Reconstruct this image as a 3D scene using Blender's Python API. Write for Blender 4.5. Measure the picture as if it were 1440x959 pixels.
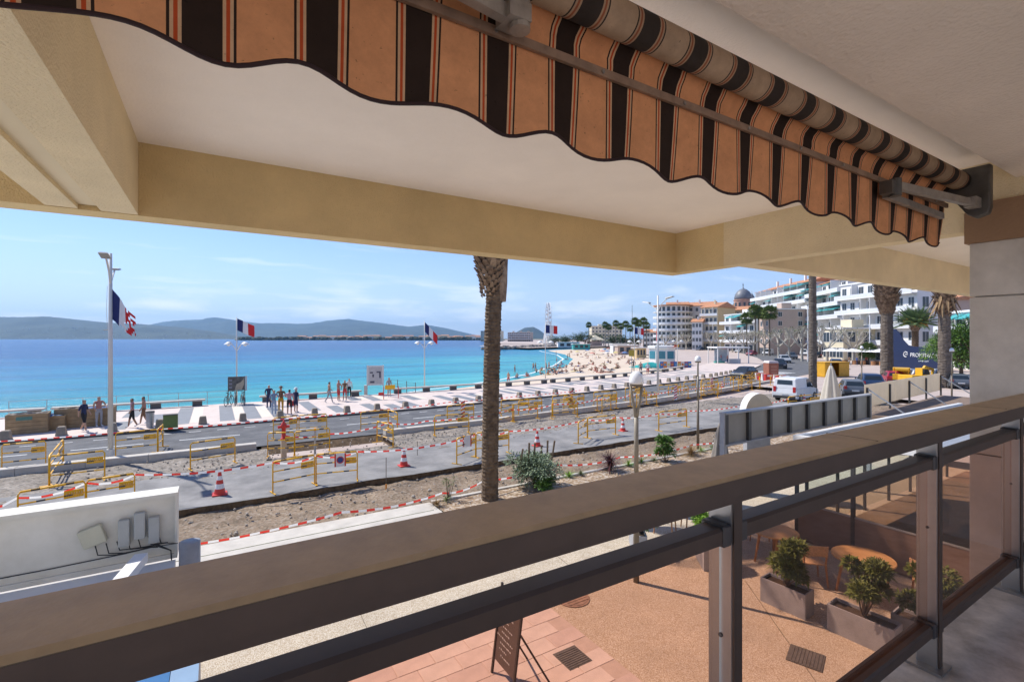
import bpy, math, random
from mathutils import Vector, Matrix, noise
random.seed(7)
sc = bpy.context.scene
C = bpy.context.collection
for o in list(bpy.data.objects): bpy.data.objects.remove(o)

# ---------------------------------------------------------------- camera
# world axes: x runs along the balcony rail, y out towards the sea, z up; the street is z = 0
EYE = 5.0
FOC = 676.0                      # focal length in photo pixels (1440 wide)
FX, FY = .5255, .851
cd = bpy.data.cameras.new('camera'); cam = bpy.data.objects.new('camera', cd); C.objects.link(cam)
cam.location = (0, 0, EYE)
cam.rotation_euler = (math.radians(90), 0, -math.atan2(FX, FY))
cd.sensor_width = 36; cd.lens = FOC / 1440 * 36; cd.shift_y = -3.5 / 1440
cd.clip_start = .05; cd.clip_end = 60000
sc.camera = cam

# ---------------------------------------------------------------- sky and sun
SUN_EL, SUN_AZ = math.radians(50), math.atan2(-.5, .866)     # the sun stands over the sea, left of the view
w = bpy.data.worlds.new('World'); sc.world = w; w.use_nodes = True
nt = w.node_tree; N = nt.nodes; Lk = nt.links
bg = N['Background']; bg.inputs['Strength'].default_value = .08
sky = N.new('ShaderNodeTexSky'); sky.sky_type = 'NISHITA'; sky.sun_disc = False
sky.sun_elevation = SUN_EL; sky.sun_rotation = SUN_AZ
sky.air_density = 1.0; sky.dust_density = .0; sky.ozone_density = 1.5
tc = N.new('ShaderNodeTexCoord')
sx = N.new('ShaderNodeSeparateXYZ'); Lk.new(tc.outputs['Generated'], sx.inputs[0])
def wmath(op, a, b=None, c=None):
    n = N.new('ShaderNodeMath'); n.operation = op
    for i, v in enumerate((a, b, c)):
        if v is None: continue
        if isinstance(v, (int, float)): n.inputs[i].default_value = v
        else: Lk.new(v, n.inputs[i])
    return n.outputs[0]
zc = wmath('MAXIMUM', sx.outputs[2], .012)
# flat cloud sheet: project the view direction on a plane overhead, so clouds flatten towards the horizon
cv = N.new('ShaderNodeCombineXYZ')
Lk.new(wmath('DIVIDE', sx.outputs[0], wmath('ADD', zc, .06)), cv.inputs[0])
Lk.new(wmath('DIVIDE', sx.outputs[1], wmath('ADD', zc, .06)), cv.inputs[1])
cn = N.new('ShaderNodeTexNoise'); cn.inputs['Scale'].default_value = .62; cn.inputs['Detail'].default_value = 9; cn.inputs['Roughness'].default_value = .58; cn.inputs['Distortion'].default_value = .5
mp = N.new('ShaderNodeMapping'); mp.inputs['Location'].default_value = (4.2, 1.3, 0); mp.inputs['Rotation'].default_value = (0, 0, .5); mp.inputs['Scale'].default_value = (1, 2.2, 1)
Lk.new(cv.outputs[0], mp.inputs[0]); Lk.new(mp.outputs[0], cn.inputs['Vector'])
cr = N.new('ShaderNodeMapRange'); cr.inputs[1].default_value = .56; cr.inputs[2].default_value = .82; cr.inputs[4].default_value = .55
Lk.new(cn.outputs[0], cr.inputs[0])
# low fair-weather clouds above the coast
cn2 = N.new('ShaderNodeTexNoise'); cn2.inputs['Scale'].default_value = 7; cn2.inputs['Detail'].default_value = 8
mp2 = N.new('ShaderNodeMapping'); mp2.inputs['Scale'].default_value = (1, 1, 4.5); Lk.new(tc.outputs['Generated'], mp2.inputs[0]); Lk.new(mp2.outputs[0], cn2.inputs['Vector'])
c2 = N.new('ShaderNodeMapRange'); c2.inputs[1].default_value = .5; c2.inputs[2].default_value = .68; Lk.new(cn2.outputs[0], c2.inputs[0])
b1 = N.new('ShaderNodeMapRange'); b1.inputs[1].default_value = .0; b1.inputs[2].default_value = .03; Lk.new(sx.outputs[2], b1.inputs[0])
b2 = N.new('ShaderNodeMapRange'); b2.inputs[1].default_value = .13; b2.inputs[2].default_value = .05; Lk.new(sx.outputs[2], b2.inputs[0])
low = wmath('MULTIPLY', wmath('MULTIPLY', c2.outputs[0], wmath('MULTIPLY', b1.outputs[0], b2.outputs[0])), .75)
fac = wmath('MINIMUM', wmath('ADD', wmath('MULTIPLY', cr.outputs[0], b1.outputs[0]), low), .9)
mx = N.new('ShaderNodeMix'); mx.data_type = 'RGBA'
mx.inputs['B'].default_value = (8.2, 8.4, 8.8, 1)
Lk.new(fac, mx.inputs['Factor']); tn = N.new('ShaderNodeMix'); tn.data_type = 'RGBA'; tn.blend_type = 'MULTIPLY'; tn.inputs['Factor'].default_value = 1; tn.inputs['B'].default_value = (.80,.855,1.10,1)
Lk.new(sky.outputs[0], tn.inputs['A']); hz = N.new('ShaderNodeMapRange'); hz.interpolation_type = 'SMOOTHSTEP'; hz.inputs[1].default_value = -.02; hz.inputs[2].default_value = .24; hz.inputs[3].default_value = .7; hz.inputs[4].default_value = 0; Lk.new(sx.outputs[2], hz.inputs[0])
th = N.new('ShaderNodeMix'); th.data_type = 'RGBA'; th.inputs['B'].default_value = (4.3,5.15,6.5,1); Lk.new(hz.outputs[0], th.inputs['Factor']); Lk.new(tn.outputs['Result'], th.inputs['A'])
Lk.new(th.outputs['Result'], mx.inputs['A']); Lk.new(mx.outputs['Result'], bg.inputs[0])

sd = bpy.data.lights.new('sun', 'SUN'); sun = bpy.data.objects.new('sun', sd); C.objects.link(sun)
sd.energy = 2.95; sd.angle = math.radians(.55); sd.color = (1, .955, .88)
sdir = Vector((-.5 * math.cos(SUN_EL), .866 * math.cos(SUN_EL), math.sin(SUN_EL)))
sun.rotation_euler = sdir.to_track_quat('Z', 'Y').to_euler(); sun.location = (-30, 60, 80)

sc.view_settings.view_transform = 'Standard'; sc.view_settings.look = 'None'
sc.view_settings.exposure = 1.0; sc.view_settings.gamma = 1; sc.view_settings.use_curve_mapping = False
sc.cycles.max_bounces = 8; sc.cycles.diffuse_bounces = 5; sc.cycles.glossy_bounces = 3; sc.cycles.transmission_bounces = 4
sc.cycles.transparent_max_bounces = 12; sc.cycles.volume_bounces = 0
sc.cycles.sample_clamp_indirect = 6; sc.cycles.caustics_reflective = False; sc.cycles.caustics_refractive = False
sc.cycles.use_denoising = True

# ---------------------------------------------------------------- helpers
def ray(px): a = px - 720; return Vector((FX * FOC + FY * a, FY * FOC - FX * a, 0))
def G(px, py, z=0):              # photo pixel -> point on the level z
    t = (EYE - z) / (py - 476.0); r = ray(px); return Vector((r.x * t, r.y * t, z))
def AT(px, depth, z=0):          # photo column and distance along the view -> point
    r = ray(px) * (depth / FOC); return Vector((r.x, r.y, z))
def ZY(py, depth): return EYE + (476 - py) * depth / FOC

class MB:
    def __init__(s): s.v = []; s.f = []; s.m = []; s.cur = 0
    def mat(s, i): s.cur = i; return s
    def add(s, vs, fs):
        n = len(s.v); s.v += [tuple(p) for p in vs]
        for q in fs: s.f.append([n + i for i in q]); s.m.append(s.cur)
        return s
    def box(s, x0, x1, y0, y1, z0, z1):
        return s.add([(x0,y0,z0),(x1,y0,z0),(x1,y1,z0),(x0,y1,z0),(x0,y0,z1),(x1,y0,z1),(x1,y1,z1),(x0,y1,z1)],
                     [(3,2,1,0),(4,5,6,7),(0,1,5,4),(1,2,6,5),(2,3,7,6),(3,0,4,7)])
    def bar(s, a, b, w, h, up=(0,0,1)):
        a = Vector(a); b = Vector(b); d = (b - a).normalized(); up = Vector(up)
        if abs(d.dot(up)) > .99: up = Vector((0,1,0))
        r = d.cross(up).normalized() * w / 2; u = r.cross(d).normalized() * h / 2
        vs = [a - r - u, a + r - u, a + r + u, a - r + u, b - r - u, b + r - u, b + r + u, b - r + u]
        return s.add(vs, [(0,1,2,3),(7,6,5,4),(0,4,5,1),(1,5,6,2),(2,6,7,3),(3,7,4,0)])
    def tube(s, pts, rad, n=8, cap=True):
        pts = [Vector(p) for p in pts]
        if not hasattr(rad, '__len__'): rad = [rad] * len(pts)
        ref = None; rings = []
        for i, p in enumerate(pts):
            d = (pts[min(i+1, len(pts)-1)] - pts[max(i-1, 0)]).normalized()
            if ref is None: ref = d.orthogonal().normalized()
            ref = (ref - d * ref.dot(d)); ref = ref.normalized() if ref.length > 1e-6 else d.orthogonal().normalized()
            q = d.cross(ref)
            rings.append([p + (ref * math.cos(2*math.pi*k/n) + q * math.sin(2*math.pi*k/n)) * rad[i] for k in range(n)])
        return s.loft(rings, cap)
    def loft(s, rings, cap=True, closed=True):
        n = len(rings[0]); vs = [p for r in rings for p in r]; fs = []
        for i in range(len(rings)-1):
            for k in range(n if closed else n-1):
                k2 = (k+1) % n
                fs.append((i*n+k, i*n+k2, (i+1)*n+k2, (i+1)*n+k))
        if cap and closed: fs.append(tuple(reversed(range(n)))); fs.append(tuple((len(rings)-1)*n + k for k in range(n)))
        return s.add(vs, fs)
    def cyl(s, x, y, z0, z1, r0, r1=None, n=12): return s.tube([(x,y,z0),(x,y,z1)], [r0, r0 if r1 is None else r1], n)
    def lathe(s, prof, n=16, c=(0,0,0), jit=0):
        rings = []
        for r, z in prof:
            rings.append([(c[0] + max(r,.0005) * math.cos(2*math.pi*k/n) * (1 + jit*(random.random()-.5)), c[1] + max(r,.0005) * math.sin(2*math.pi*k/n) * (1 + jit*(random.random()-.5)), c[2] + z) for k in range(n)])
        return s.loft(rings)
    def prism(s, poly, z0, z1):
        n = len(poly)
        return s.add([(p[0],p[1],z0) for p in poly] + [(p[0],p[1],z1) for p in poly],
                     [tuple(reversed(range(n))), tuple(range(n, 2*n))] + [(i, (i+1)%n, n+(i+1)%n, n+i) for i in range(n)])
    def extr(s, poly, axis, a, b):      # polygon in the plane across an axis ('x': poly is (y,z); 'y': poly is (x,z)), swept from a to b
        n = len(poly); f = (lambda p, t: (t, p[0], p[1])) if axis == 'x' else (lambda p, t: (p[0], t, p[1]))
        return s.add([f(p, a) for p in poly] + [f(p, b) for p in poly],
                     [tuple(reversed(range(n))), tuple(range(n, 2*n))] + [(i, (i+1)%n, n+(i+1)%n, n+i) for i in range(n)])
    def quad(s, a, b, c, d): return s.add([a,b,c,d], [(0,1,2,3)])
    def mesh(s, name, mats, smooth=False):
        me = bpy.data.meshes.new(name); me.from_pydata(s.v, [], s.f)
        for m in (mats if isinstance(mats, (list, tuple)) else [mats]): me.materials.append(m)
        me.polygons.foreach_set('material_index', s.m)
        if smooth: me.polygons.foreach_set('use_smooth', [True] * len(s.f))
        me.update()
        return me
    def build(s, name, mats, parent=None, smooth=False, loc=None, rz=None):
        o = bpy.data.objects.new(name, s.mesh(name, mats, smooth)); C.objects.link(o)
        if parent is not None: o.parent = parent
        if loc is not None: o.location = loc
        if rz is not None: o.rotation_euler = (0, 0, rz)
        return o
def bevel(o, w, seg=2):
    m = o.modifiers.new('bevel', 'BEVEL'); m.width = w; m.segments = seg; m.limit_method = 'ANGLE'; m.angle_limit = math.radians(40); return o
def tag(o, label, cat, group=None):
    o['label'] = label; o['category'] = cat
    if group: o['group'] = group
    return o
def thing(name, label, cat, loc=(0,0,0), rz=0, group=None):
    o = bpy.data.objects.new(name, None); C.objects.link(o); o.empty_display_size = .1
    o.location = loc; o.rotation_euler = (0, 0, rz); return tag(o, label, cat, group)
def struct(o): o['kind'] = 'structure'; return o
def stuff(o): o['kind'] = 'stuff'; return o
def dup(root, loc, rz=None, label=None, group=None, sc_=None):
    r = root.copy(); C.objects.link(r); r.location = loc
    if rz is not None: r.rotation_euler = (0, 0, rz)
    if sc_ is not None: r.scale = (sc_, sc_, sc_)
    if label: r['label'] = label
    if group: r['group'] = group
    for ch in list(root.children):
        c = ch.copy(); C.objects.link(c); c.parent = r
        for g in list(ch.children):
            d = g.copy(); C.objects.link(d); d.parent = c
    return r

# ---------------------------------------------------------------- materials
MATS = {}
def mat(name, col, rough=.6, var=.12, scale=6, bump=0, bscale=40, metal=0, spec=.5, col2=None, detail=5, coords='Object'):
    if name in MATS: return MATS[name]
    m = bpy.data.materials.new(name); m.use_nodes = True; t = m.node_tree; n = t.nodes; l = t.links
    p = n['Principled BSDF']; p.inputs['Roughness'].default_value = rough; p.inputs['Metallic'].default_value = metal
    p.inputs['Specular IOR Level'].default_value = spec
    c = (*col, 1)
    if var or col2:
        co = n.new('ShaderNodeTexCoord'); nz = n.new('ShaderNodeTexNoise'); nz.inputs['Scale'].default_value = scale; nz.inputs['Detail'].default_value = detail; nz.inputs['Roughness'].default_value = .65
        l.new(co.outputs[coords], nz.inputs['Vector'])
        r = n.new('ShaderNodeMapRange'); r.inputs[1].default_value = .3; r.inputs[2].default_value = .7; l.new(nz.outputs[0], r.inputs[0])
        x = n.new('ShaderNodeMix'); x.data_type = 'RGBA'; l.new(r.outputs[0], x.inputs['Factor'])
        x.inputs['A'].default_value = (*[v * (1 - var) for v in col], 1)
        x.inputs['B'].default_value = (*(col2 if col2 else [min(1, v * (1 + var)) for v in col]), 1)
        l.new(x.outputs['Result'], p.inputs['Base Color'])
    else: p.inputs['Base Color'].default_value = c
    if bump:
        co = n.new('ShaderNodeTexCoord'); nz = n.new('ShaderNodeTexNoise'); nz.inputs['Scale'].default_value = bscale; nz.inputs['Detail'].default_value = 4
        l.new(co.outputs[coords], nz.inputs['Vector'])
        b = n.new('ShaderNodeBump'); b.inputs['Strength'].default_value = bump; b.inputs['Distance'].default_value = .02
        l.new(nz.outputs[0], b.inputs['Height']); l.new(b.outputs[0], p.inputs['Normal'])
    MATS[name] = m; return m
def speckle(name, cols, scale, rough=.85, bump=.3, big=.15):     # exposed aggregate, gravel, soil
    m = bpy.data.materials.new(name); m.use_nodes = True; t = m.node_tree; n = t.nodes; l = t.links
    p = n['Principled BSDF']; p.inputs['Roughness'].default_value = rough; p.inputs['Specular IOR Level'].default_value = .25
    co = n.new('ShaderNodeTexCoord'); vo = n.new('ShaderNodeTexVoronoi'); vo.inputs['Scale'].default_value = scale; l.new(co.outputs['Object'], vo.inputs['Vector'])
    sp = n.new('ShaderNodeSeparateColor'); l.new(vo.outputs['Color'], sp.inputs[0])
    r = n.new('ShaderNodeValToRGB'); r.color_ramp.interpolation = 'CONSTANT'; el = r.color_ramp.elements
    while len(el) < len(cols): el.new(.5)
    for i, c in enumerate(cols): el[i].position = i / len(cols); el[i].color = (*c, 1)
    l.new(sp.outputs[0], r.inputs[0])
    nz = n.new('ShaderNodeTexNoise'); nz.inputs['Scale'].default_value = .7; nz.inputs['Detail'].default_value = 8; nz.inputs['Roughness'].default_value = .7; l.new(co.outputs['Object'], nz.inputs['Vector'])
    rg = n.new('ShaderNodeMapRange'); rg.inputs[1].default_value = .3; rg.inputs[2].default_value = .7; rg.inputs[3].default_value = 1 - big; rg.inputs[4].default_value = 1 + big; l.new(nz.outputs[0], rg.inputs[0])
    x = n.new('ShaderNodeMix'); x.data_type = 'RGBA'; x.blend_type = 'MULTIPLY'; x.inputs['Factor'].default_value = 1
    l.new(r.outputs[0], x.inputs['A']); l.new(rg.outputs[0], x.inputs['B']); l.new(x.outputs['Result'], p.inputs['Base Color'])
    b = n.new('ShaderNodeBump'); b.inputs['Strength'].default_value = bump; b.inputs['Distance'].default_value = .01; l.new(vo.outputs['Distance'], b.inputs['Height']); l.new(b.outputs[0], p.inputs['Normal'])
    MATS[name] = m; return m
def glass(name, tint, refl=1.0, rough=0.0):      # thin pane: tinted see-through plus mirror by Fresnel
    m = bpy.data.materials.new(name); m.use_nodes = True; t = m.node_tree; n = t.nodes; l = t.links
    n.remove(n['Principled BSDF']); out = n['Material Output']
    a = n.new('ShaderNodeBsdfTransparent'); a.inputs[0].default_value = (*tint, 1)
    g = n.new('ShaderNodeBsdfGlossy'); g.inputs['Roughness'].default_value = rough
    fr = n.new('ShaderNodeFresnel'); fr.inputs[0].default_value = 1.5
    mu = n.new('ShaderNodeMath'); mu.operation = 'MULTIPLY'; mu.inputs[1].default_value = refl; l.new(fr.outputs[0], mu.inputs[0])
    ge = n.new('ShaderNodeNewGeometry'); iv = n.new('ShaderNodeMath'); iv.operation = 'SUBTRACT'; iv.inputs[0].default_value = 1; l.new(ge.outputs['Backfacing'], iv.inputs[1])
    m2 = n.new('ShaderNodeMath'); m2.operation = 'MULTIPLY'; l.new(mu.outputs[0], m2.inputs[0]); l.new(iv.outputs[0], m2.inputs[1])
    x = n.new('ShaderNodeMixShader'); l.new(m2.outputs[0], x.inputs[0]); l.new(a.outputs[0], x.inputs[1]); l.new(g.outputs[0], x.inputs[2]); l.new(x.outputs[0], out.inputs[0])
    MATS[name] = m; return m

white = mat('white_paint', (.78,.78,.76), .5, .06, 3)
# ---------------------------------------------------------------- ground, road works, promenade, beach, sea
KERB = [(-60,32),(-9,32),(12,32.2),(20,32.8),(28,33.6),(36,34.8),(43,36.1),(53.4,38),(62.5,41),(72,44.8),(83.5,50.3),(99.6,59),(120,73),(160,104),(220,150)]
BENCH = [(-60,41.6),(-12,41.6),(14,41.7),(24,42.0),(32,42.9),(40,44.1),(46,45.2),(56.5,48.4),(70,53.8),(88,62.5)]
MEDK = [(7.5,24.8),(14,25.0),(20,25.6),(27.4,26.3),(34,27.3),(40.4,28.5),(54,31.2)]
SHORE = [(-260,60),(-60,50),(-20,47),(0,49),(20,56),(37.5,64.7),(51,75),(70,93.6),(94,121),(117,155),(135,190),(148,212)]
BACK = [(-260,41.7),(-60,41.7),(-12,41.7),(14,41.8),(24,42.1),(32,43.0),(46,45.3),(56.5,48.5),(75,60),(100,88),(130,124),(165,165)]
def interp(poly, u):
    for (a, b) in zip(poly, poly[1:]):
        if a[0] <= u <= b[0]: return a[1] + (b[1]-a[1]) * (u-a[0]) / (b[0]-a[0])
    return poly[0][1] if u < poly[0][0] else poly[-1][1]
def strip(near, far, z0, z1, us_, thick=0):
    b = MB(); vs = []
    for u in us_: vs += [(u, near(u), z0), (u, far(u), z1)]
    return b.add(vs, [(2*i, 2*i+2, 2*i+3, 2*i+1) for i in range(len(us_)-1)])
asph_new = mat('asphalt_dusty', (.20,.195,.19), .9, .22, .9, .25, 120, spec=.3, col2=(.32,.305,.29), detail=10)
asph = mat('asphalt', (.11,.112,.118), .88, .25, 1.1, .25, 120, spec=.3, col2=(.165,.165,.168), detail=10)
aggr = speckle('exposed_aggregate', [(.46,.37,.26),(.53,.45,.34),(.38,.295,.20),(.59,.52,.42),(.35,.265,.18),(.49,.41,.305)], 85, big=.14, bump=.2)
dirt = speckle('trampled_soil', [(.21,.148,.098),(.255,.187,.127),(.165,.122,.08),(.28,.22,.165),(.225,.163,.108)], 16, bump=.6, big=.35)
gravel = speckle('grey_gravel', [(.215,.185,.155),(.27,.235,.195),(.16,.142,.12),(.31,.27,.23),(.24,.20,.16)], 11, bump=.8, big=.3)
soil_cut = mat('cut_soil', (.10,.06,.03), .95, .4, 5, .8, 14, col2=(.20,.13,.07))
conc = mat('pale_concrete', (.58,.54,.48), .8, .12, 3, .2, 50)
conc2 = mat('kerb_concrete', (.52,.475,.41), .8, .14, 2, .15, 50)
prom = mat('promenade_paving', (.60,.49,.43), .8, .08, 1.6, .1, 30, col2=(.66,.56,.50))
band_m = mat('grey_paving_band', (.20,.21,.225), .75, .12, 2.5)
cream_m = mat('cream_paving_band', (.66,.58,.48), .75, .08, 2.5)
granite = mat('dark_kerb_stone', (.12,.11,.10), .75, .2, 4)
sand = mat('beach_sand', (.58,.46,.34), .95, .10, .35, .6, 5, col2=(.66,.55,.43), detail=10)
plaza = mat('street_paving', (.46,.36,.31), .85, .12, .3, .1, 12, col2=(.52,.44,.39))
# land: one sheet, its sea side follows the wall and the back of the beach
land = [(x, y) for x, y in BACK if x >= -260] + [(177,174),(212,228),(196,246),(150,226),(158,300),(240,420),(900,1500),(4000,4000),(9000,2000),(9000,-9000),(-9000,-9000),(-9000,41.7)]
b = MB(); b.add([(x, y, -.34) for x, y in land], [tuple(range(len(land)))]); 
ground = struct(b.build('ground', plaza))
b = MB(); vs = []
for (x, y) in BACK: vs += [(x, y, -.345), (x, y, -2.2)]
b.add(vs, [(2*i, 2*i+1, 2*i+3, 2*i+2) for i in range(len(BACK)-1)]); struct(b.build('sea_wall', conc))
# sea and beach
def sea_mat():
    m = bpy.data.materials.new('sea_water'); m.use_nodes = True; t = m.node_tree; n = t.nodes; l = t.links
    p = n['Principled BSDF']; p.inputs['Roughness'].default_value = .22; p.inputs['Specular IOR Level'].default_value = .12; p.inputs['IOR'].default_value = 1.33
    co = n.new('ShaderNodeTexCoord'); s = n.new('ShaderNodeSeparateXYZ'); l.new(co.outputs['Object'], s.inputs[0])
    def mm(op, a, b=0):
        q = n.new('ShaderNodeMath'); q.operation = op
        for i, v in enumerate((a, b)):
            if isinstance(v, (int, float)): q.inputs[i].default_value = v
            else: l.new(v, q.inputs[i])
        return q.outputs[0]
    nz = n.new('ShaderNodeTexNoise'); nz.inputs['Scale'].default_value = .012; nz.inputs['Detail'].default_value = 6; nz.inputs['Roughness'].default_value = .6
    mp = n.new('ShaderNodeMapping'); mp.inputs['Rotation'].default_value = (0,0,-.55); mp.inputs['Scale'].default_value = (.45,2.6,1); l.new(co.outputs['Object'], mp.inputs[0]); l.new(mp.outputs[0], nz.inputs['Vector'])
    # water deepens away from the shore: distance along the shore normal, broken up by drifting patches
    dist = mm('SUBTRACT', mm('MULTIPLY', s.outputs[1], .80), mm('MULTIPLY', s.outputs[0], .60))
    dd = mm('ADD', dist, mm('MULTIPLY', mm('SUBTRACT', nz.outputs[0], .5), 190))
    r = n.new('ShaderNodeMapRange'); r.inputs[1].default_value = 15; r.inputs[2].default_value = 300; l.new(dd, r.inputs[0])
    cr_ = n.new('ShaderNodeValToRGB'); el = cr_.color_ramp.elements
    for q, c in ((.16,(.010,.25,.34)), (.40,(.005,.14,.29)), (.70,(.002,.078,.215))): 
        e = el.new(q); e.color = (*c, 1)
    el[0].color = (.06,.37,.385,1); el[-1].color = (.002,.07,.21,1)
    l.new(r.outputs[0], cr_.inputs[0])
    n3 = n.new('ShaderNodeTexNoise'); n3.inputs['Scale'].default_value = .16; n3.inputs['Detail'].default_value = 9; n3.inputs['Roughness'].default_value = .7
    mp3 = n.new('ShaderNodeMapping'); mp3.inputs['Rotation'].default_value = (0,0,-.5); mp3.inputs['Scale'].default_value = (.22,1.6,1); l.new(co.outputs['Object'], mp3.inputs[0]); l.new(mp3.outputs[0], n3.inputs['Vector'])
    r3 = n.new('ShaderNodeMapRange'); r3.inputs[1].default_value = .3; r3.inputs[2].default_value = .7; r3.inputs[3].default_value = .62; r3.inputs[4].default_value = 1.35; l.new(n3.outputs[0], r3.inputs[0])
    x3 = n.new('ShaderNodeMix'); x3.data_type = 'RGBA'; x3.blend_type = 'MULTIPLY'; x3.inputs['Factor'].default_value = 1; l.new(cr_.outputs[0], x3.inputs['A']); l.new(r3.outputs[0], x3.inputs['B']); l.new(x3.outputs['Result'], p.inputs['Base Color'])
    w1 = n.new('ShaderNodeTexNoise'); w1.inputs['Scale'].default_value = .55; w1.inputs['Detail'].default_value = 6; w1.inputs['Roughness'].default_value = .62
    mp1 = n.new('ShaderNodeMapping'); mp1.inputs['Rotation'].default_value = (0,0,-.3); mp1.inputs['Scale'].default_value = (.5,1.5,1); l.new(co.outputs['Object'], mp1.inputs[0]); l.new(mp1.outputs[0], w1.inputs['Vector'])
    bp = n.new('ShaderNodeBump'); bp.inputs['Strength'].default_value = .85; bp.inputs['Distance'].default_value = .5; l.new(w1.outputs[0], bp.inputs['Height']); l.new(bp.outputs[0], p.inputs['Normal'])
    return m
b = MB(); b.quad((-30000,38,-1.5),(30000,38,-1.5),(30000,40000,-1.5),(-30000,40000,-1.5)); struct(b.build('sea', sea_mat()))
us_ = [-260,-160,-100,-60,-40,-20,-10,0,10,20,30,37,44,51,58,64,70,78,86,94,105,117,126,135,148]
b = MB(); vs = []; K = 8
for i, u in enumerate(us_):
    s_ = Vector((u, interp(SHORE, u), -1.62)); 
    # matching point at the back of the beach, found along the beach's own length
    f = max(0, (u - 0) / 148); bu = u + 32*f; k_ = Vector((bu, interp(BACK, bu) + .05, -.55)) if u <= 105 else Vector((u + 30 + (u-105)*.5, interp(BACK, min(165, u + 28)) + (u-105)*1.15, -.55))
    for j in range(K+1):
        q = s_.lerp(k_, j/K); q.z += .12*noise.noise((q.x*.15, q.y*.15, 0)) * math.sin(math.pi*j/K); vs.append(tuple(q))
    
for i in range(len(us_)-1):
    for j in range(K): b.mat(0); b.f.append([i*(K+1)+j, (i+1)*(K+1)+j, (i+1)*(K+1)+j+1, i*(K+1)+j+1]); b.m.append(0)
b.v = vs; BV = list(vs); beach = struct(b.build('beach', sand, smooth=True))
def beach_z(x, y):
    return min(BV, key=lambda q: (q[0]-x)**2 + (q[1]-y)**2)[2]
# thin white wash where the water meets the sand
b = MB(); pts = [(u, interp(SHORE, u)) for u in [20+2*i for i in range(64)]]; vv = []
for i, (x, y) in enumerate(pts):
    o = .5*noise.noise((x*.21, 3, 0)); vv += [(x-.25+o, y+.3+o+.5*max(0, noise.noise((x*.6,1,0))), -1.494), (x+.1+o, y-.1+o, -1.48)]
b.add(vv, [(2*i, 2*i+2, 2*i+3, 2*i+1) for i in range(len(pts)-1)]); struct(b.build('shore_foam', mat('foam', (.75,.80,.80), .6, .1, 3)))

# terrace in front of the house
b = MB(); b.box(-40, 60, -6, 12.35, -.3, 0); terrace = struct(b.build('terrace', aggr))
# expansion joints cut in the terrace
jm = mat('joint_line', (.20,.16,.11), .9, .1, 4)
for (x0, y0, x1, y1) in ((5.45,7.6,14,7.6),(7.1,3.2,9.3,5.9),(6.55,7.5,7.05,12.3),(2.2,7.4,2.35,12.3)):
    b = MB(); b.bar((x0,y0,.001), (x1,y1,.001), .012, .006); b.build('terrace_joint', jm, terrace)
# pink slab paving, laid in running bond
slab_ms = [mat('pink_slab_%s' % k, c, .8, .10, 3, .08, 40) for k, c in (('pale',(.60,.48,.41)),('rose',(.55,.43,.37)),('sand',(.62,.51,.44)))]
sl_me = []
for m_ in slab_ms:
    q = MB(); q.extr([(-.295,0),(-.295,.012),(-.289,.018),(.289,.018),(.295,.012),(.295,0)], 'y', -.165, .165); sl_me.append(q.mesh('slab', m_))
rb = random.Random(3)
for j in range(16):
    y = 7.25 - .17 - j*.342
    off = 0 if j == 0 else (.30 if j % 2 else 0)
    for i in range(10):
        x = 5.3 - .30 - off - i*.602
        if x < .2: continue
        o = bpy.data.objects.new('slab', rb.choice(sl_me)); C.objects.link(o); o.parent = terrace
        o.location = (x, y, -.010 + rb.random()*.003)
b = MB(); b.box(-.3, 5.302, 1.7, 7.252, -.02, .0035); b.build('paving_bed', mat('slab_mortar', (.50,.39,.32), .9, .1, 5), terrace)
iron = mat('cast_iron_cover', (.12,.105,.09), .6, .3, 10, .4, 60)
iron_r = mat('rusty_iron_cover', (.30,.19,.13), .8, .35, 8, .4, 60)
def cover(x, y, s, rz, label):
    t_ = thing('drain_cover', label, 'drain cover', (x, y, .006), rz)
    q = MB(); q.box(-s, s, -s, s, 0, .008); q.build('frame', iron, t_)
    for k in range(9):
        q = MB(); q.box(-s*.93, s*.93, -s*.9 + k*s*.2, -s*.9 + k*s*.2 + s*.13, .0085, .014); q.build('bar', iron, t_)
cover(4.76, 5.91, .22, .0, 'square dark iron drain cover set in the pink slab paving')
cover(7.87, 3.99, .24, .35, 'square dark iron drain cover in the plain aggregate near the planters')
mh = thing('manhole_cover', 'round rusty manhole cover beside the corner of the pink paving', 'manhole', (5.86, 7.27, .004))
q = MB(); q.lathe([(.33,0),(.33,.010),(.30,.012)], 32); q.build('rim', iron_r, mh)
q = MB(); q.lathe([(.29,.002),(.29,.016),(.05,.018)], 32); q.build('lid', iron_r, mh)
for k in range(6):
    q = MB(); q.bar((-.22,-.2+k*.08,.0205), (.22,-.2+k*.08,.0205), .018, .005); q.build('ridge', iron_r, mh)

# planting bed and kerb
mulch = speckle('bed_mulch', [(.26,.17,.10),(.34,.24,.15),(.42,.33,.24),(.22,.15,.09),(.48,.40,.32)], 14, bump=.8)
def rough(x0, x1, y0, y1, z, amp, st, m, name, fr=.9):
    nx = int((x1-x0)/st)+1; ny = max(2, int((y1-y0)/st)+1); q = MB(); vs_ = []
    for i in range(nx+1):
        for j in range(ny+1):
            x = x0 + (x1-x0)*i/nx; y = y0 + (y1-y0)*j/ny
            h = z + amp*(noise.fractal((x*fr, y*fr, 4.1), .9, 2.1, 5))
            vs_.append((x, y, h))
    q.add(vs_, [(i*(ny+1)+j, (i+1)*(ny+1)+j, (i+1)*(ny+1)+j+1, i*(ny+1)+j+1) for i in range(nx) for j in range(ny)])
    return struct(q.build(name, m, smooth=True))
rough(5.6, 40, 12.35, 13.65, .02, .03, .15, mulch, 'planting_bed')
b = MB(); b.box(-14, 5.55, 12.55, 13.75, -.3, .03); struct(b.build('footpath_edge', conc2))
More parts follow.
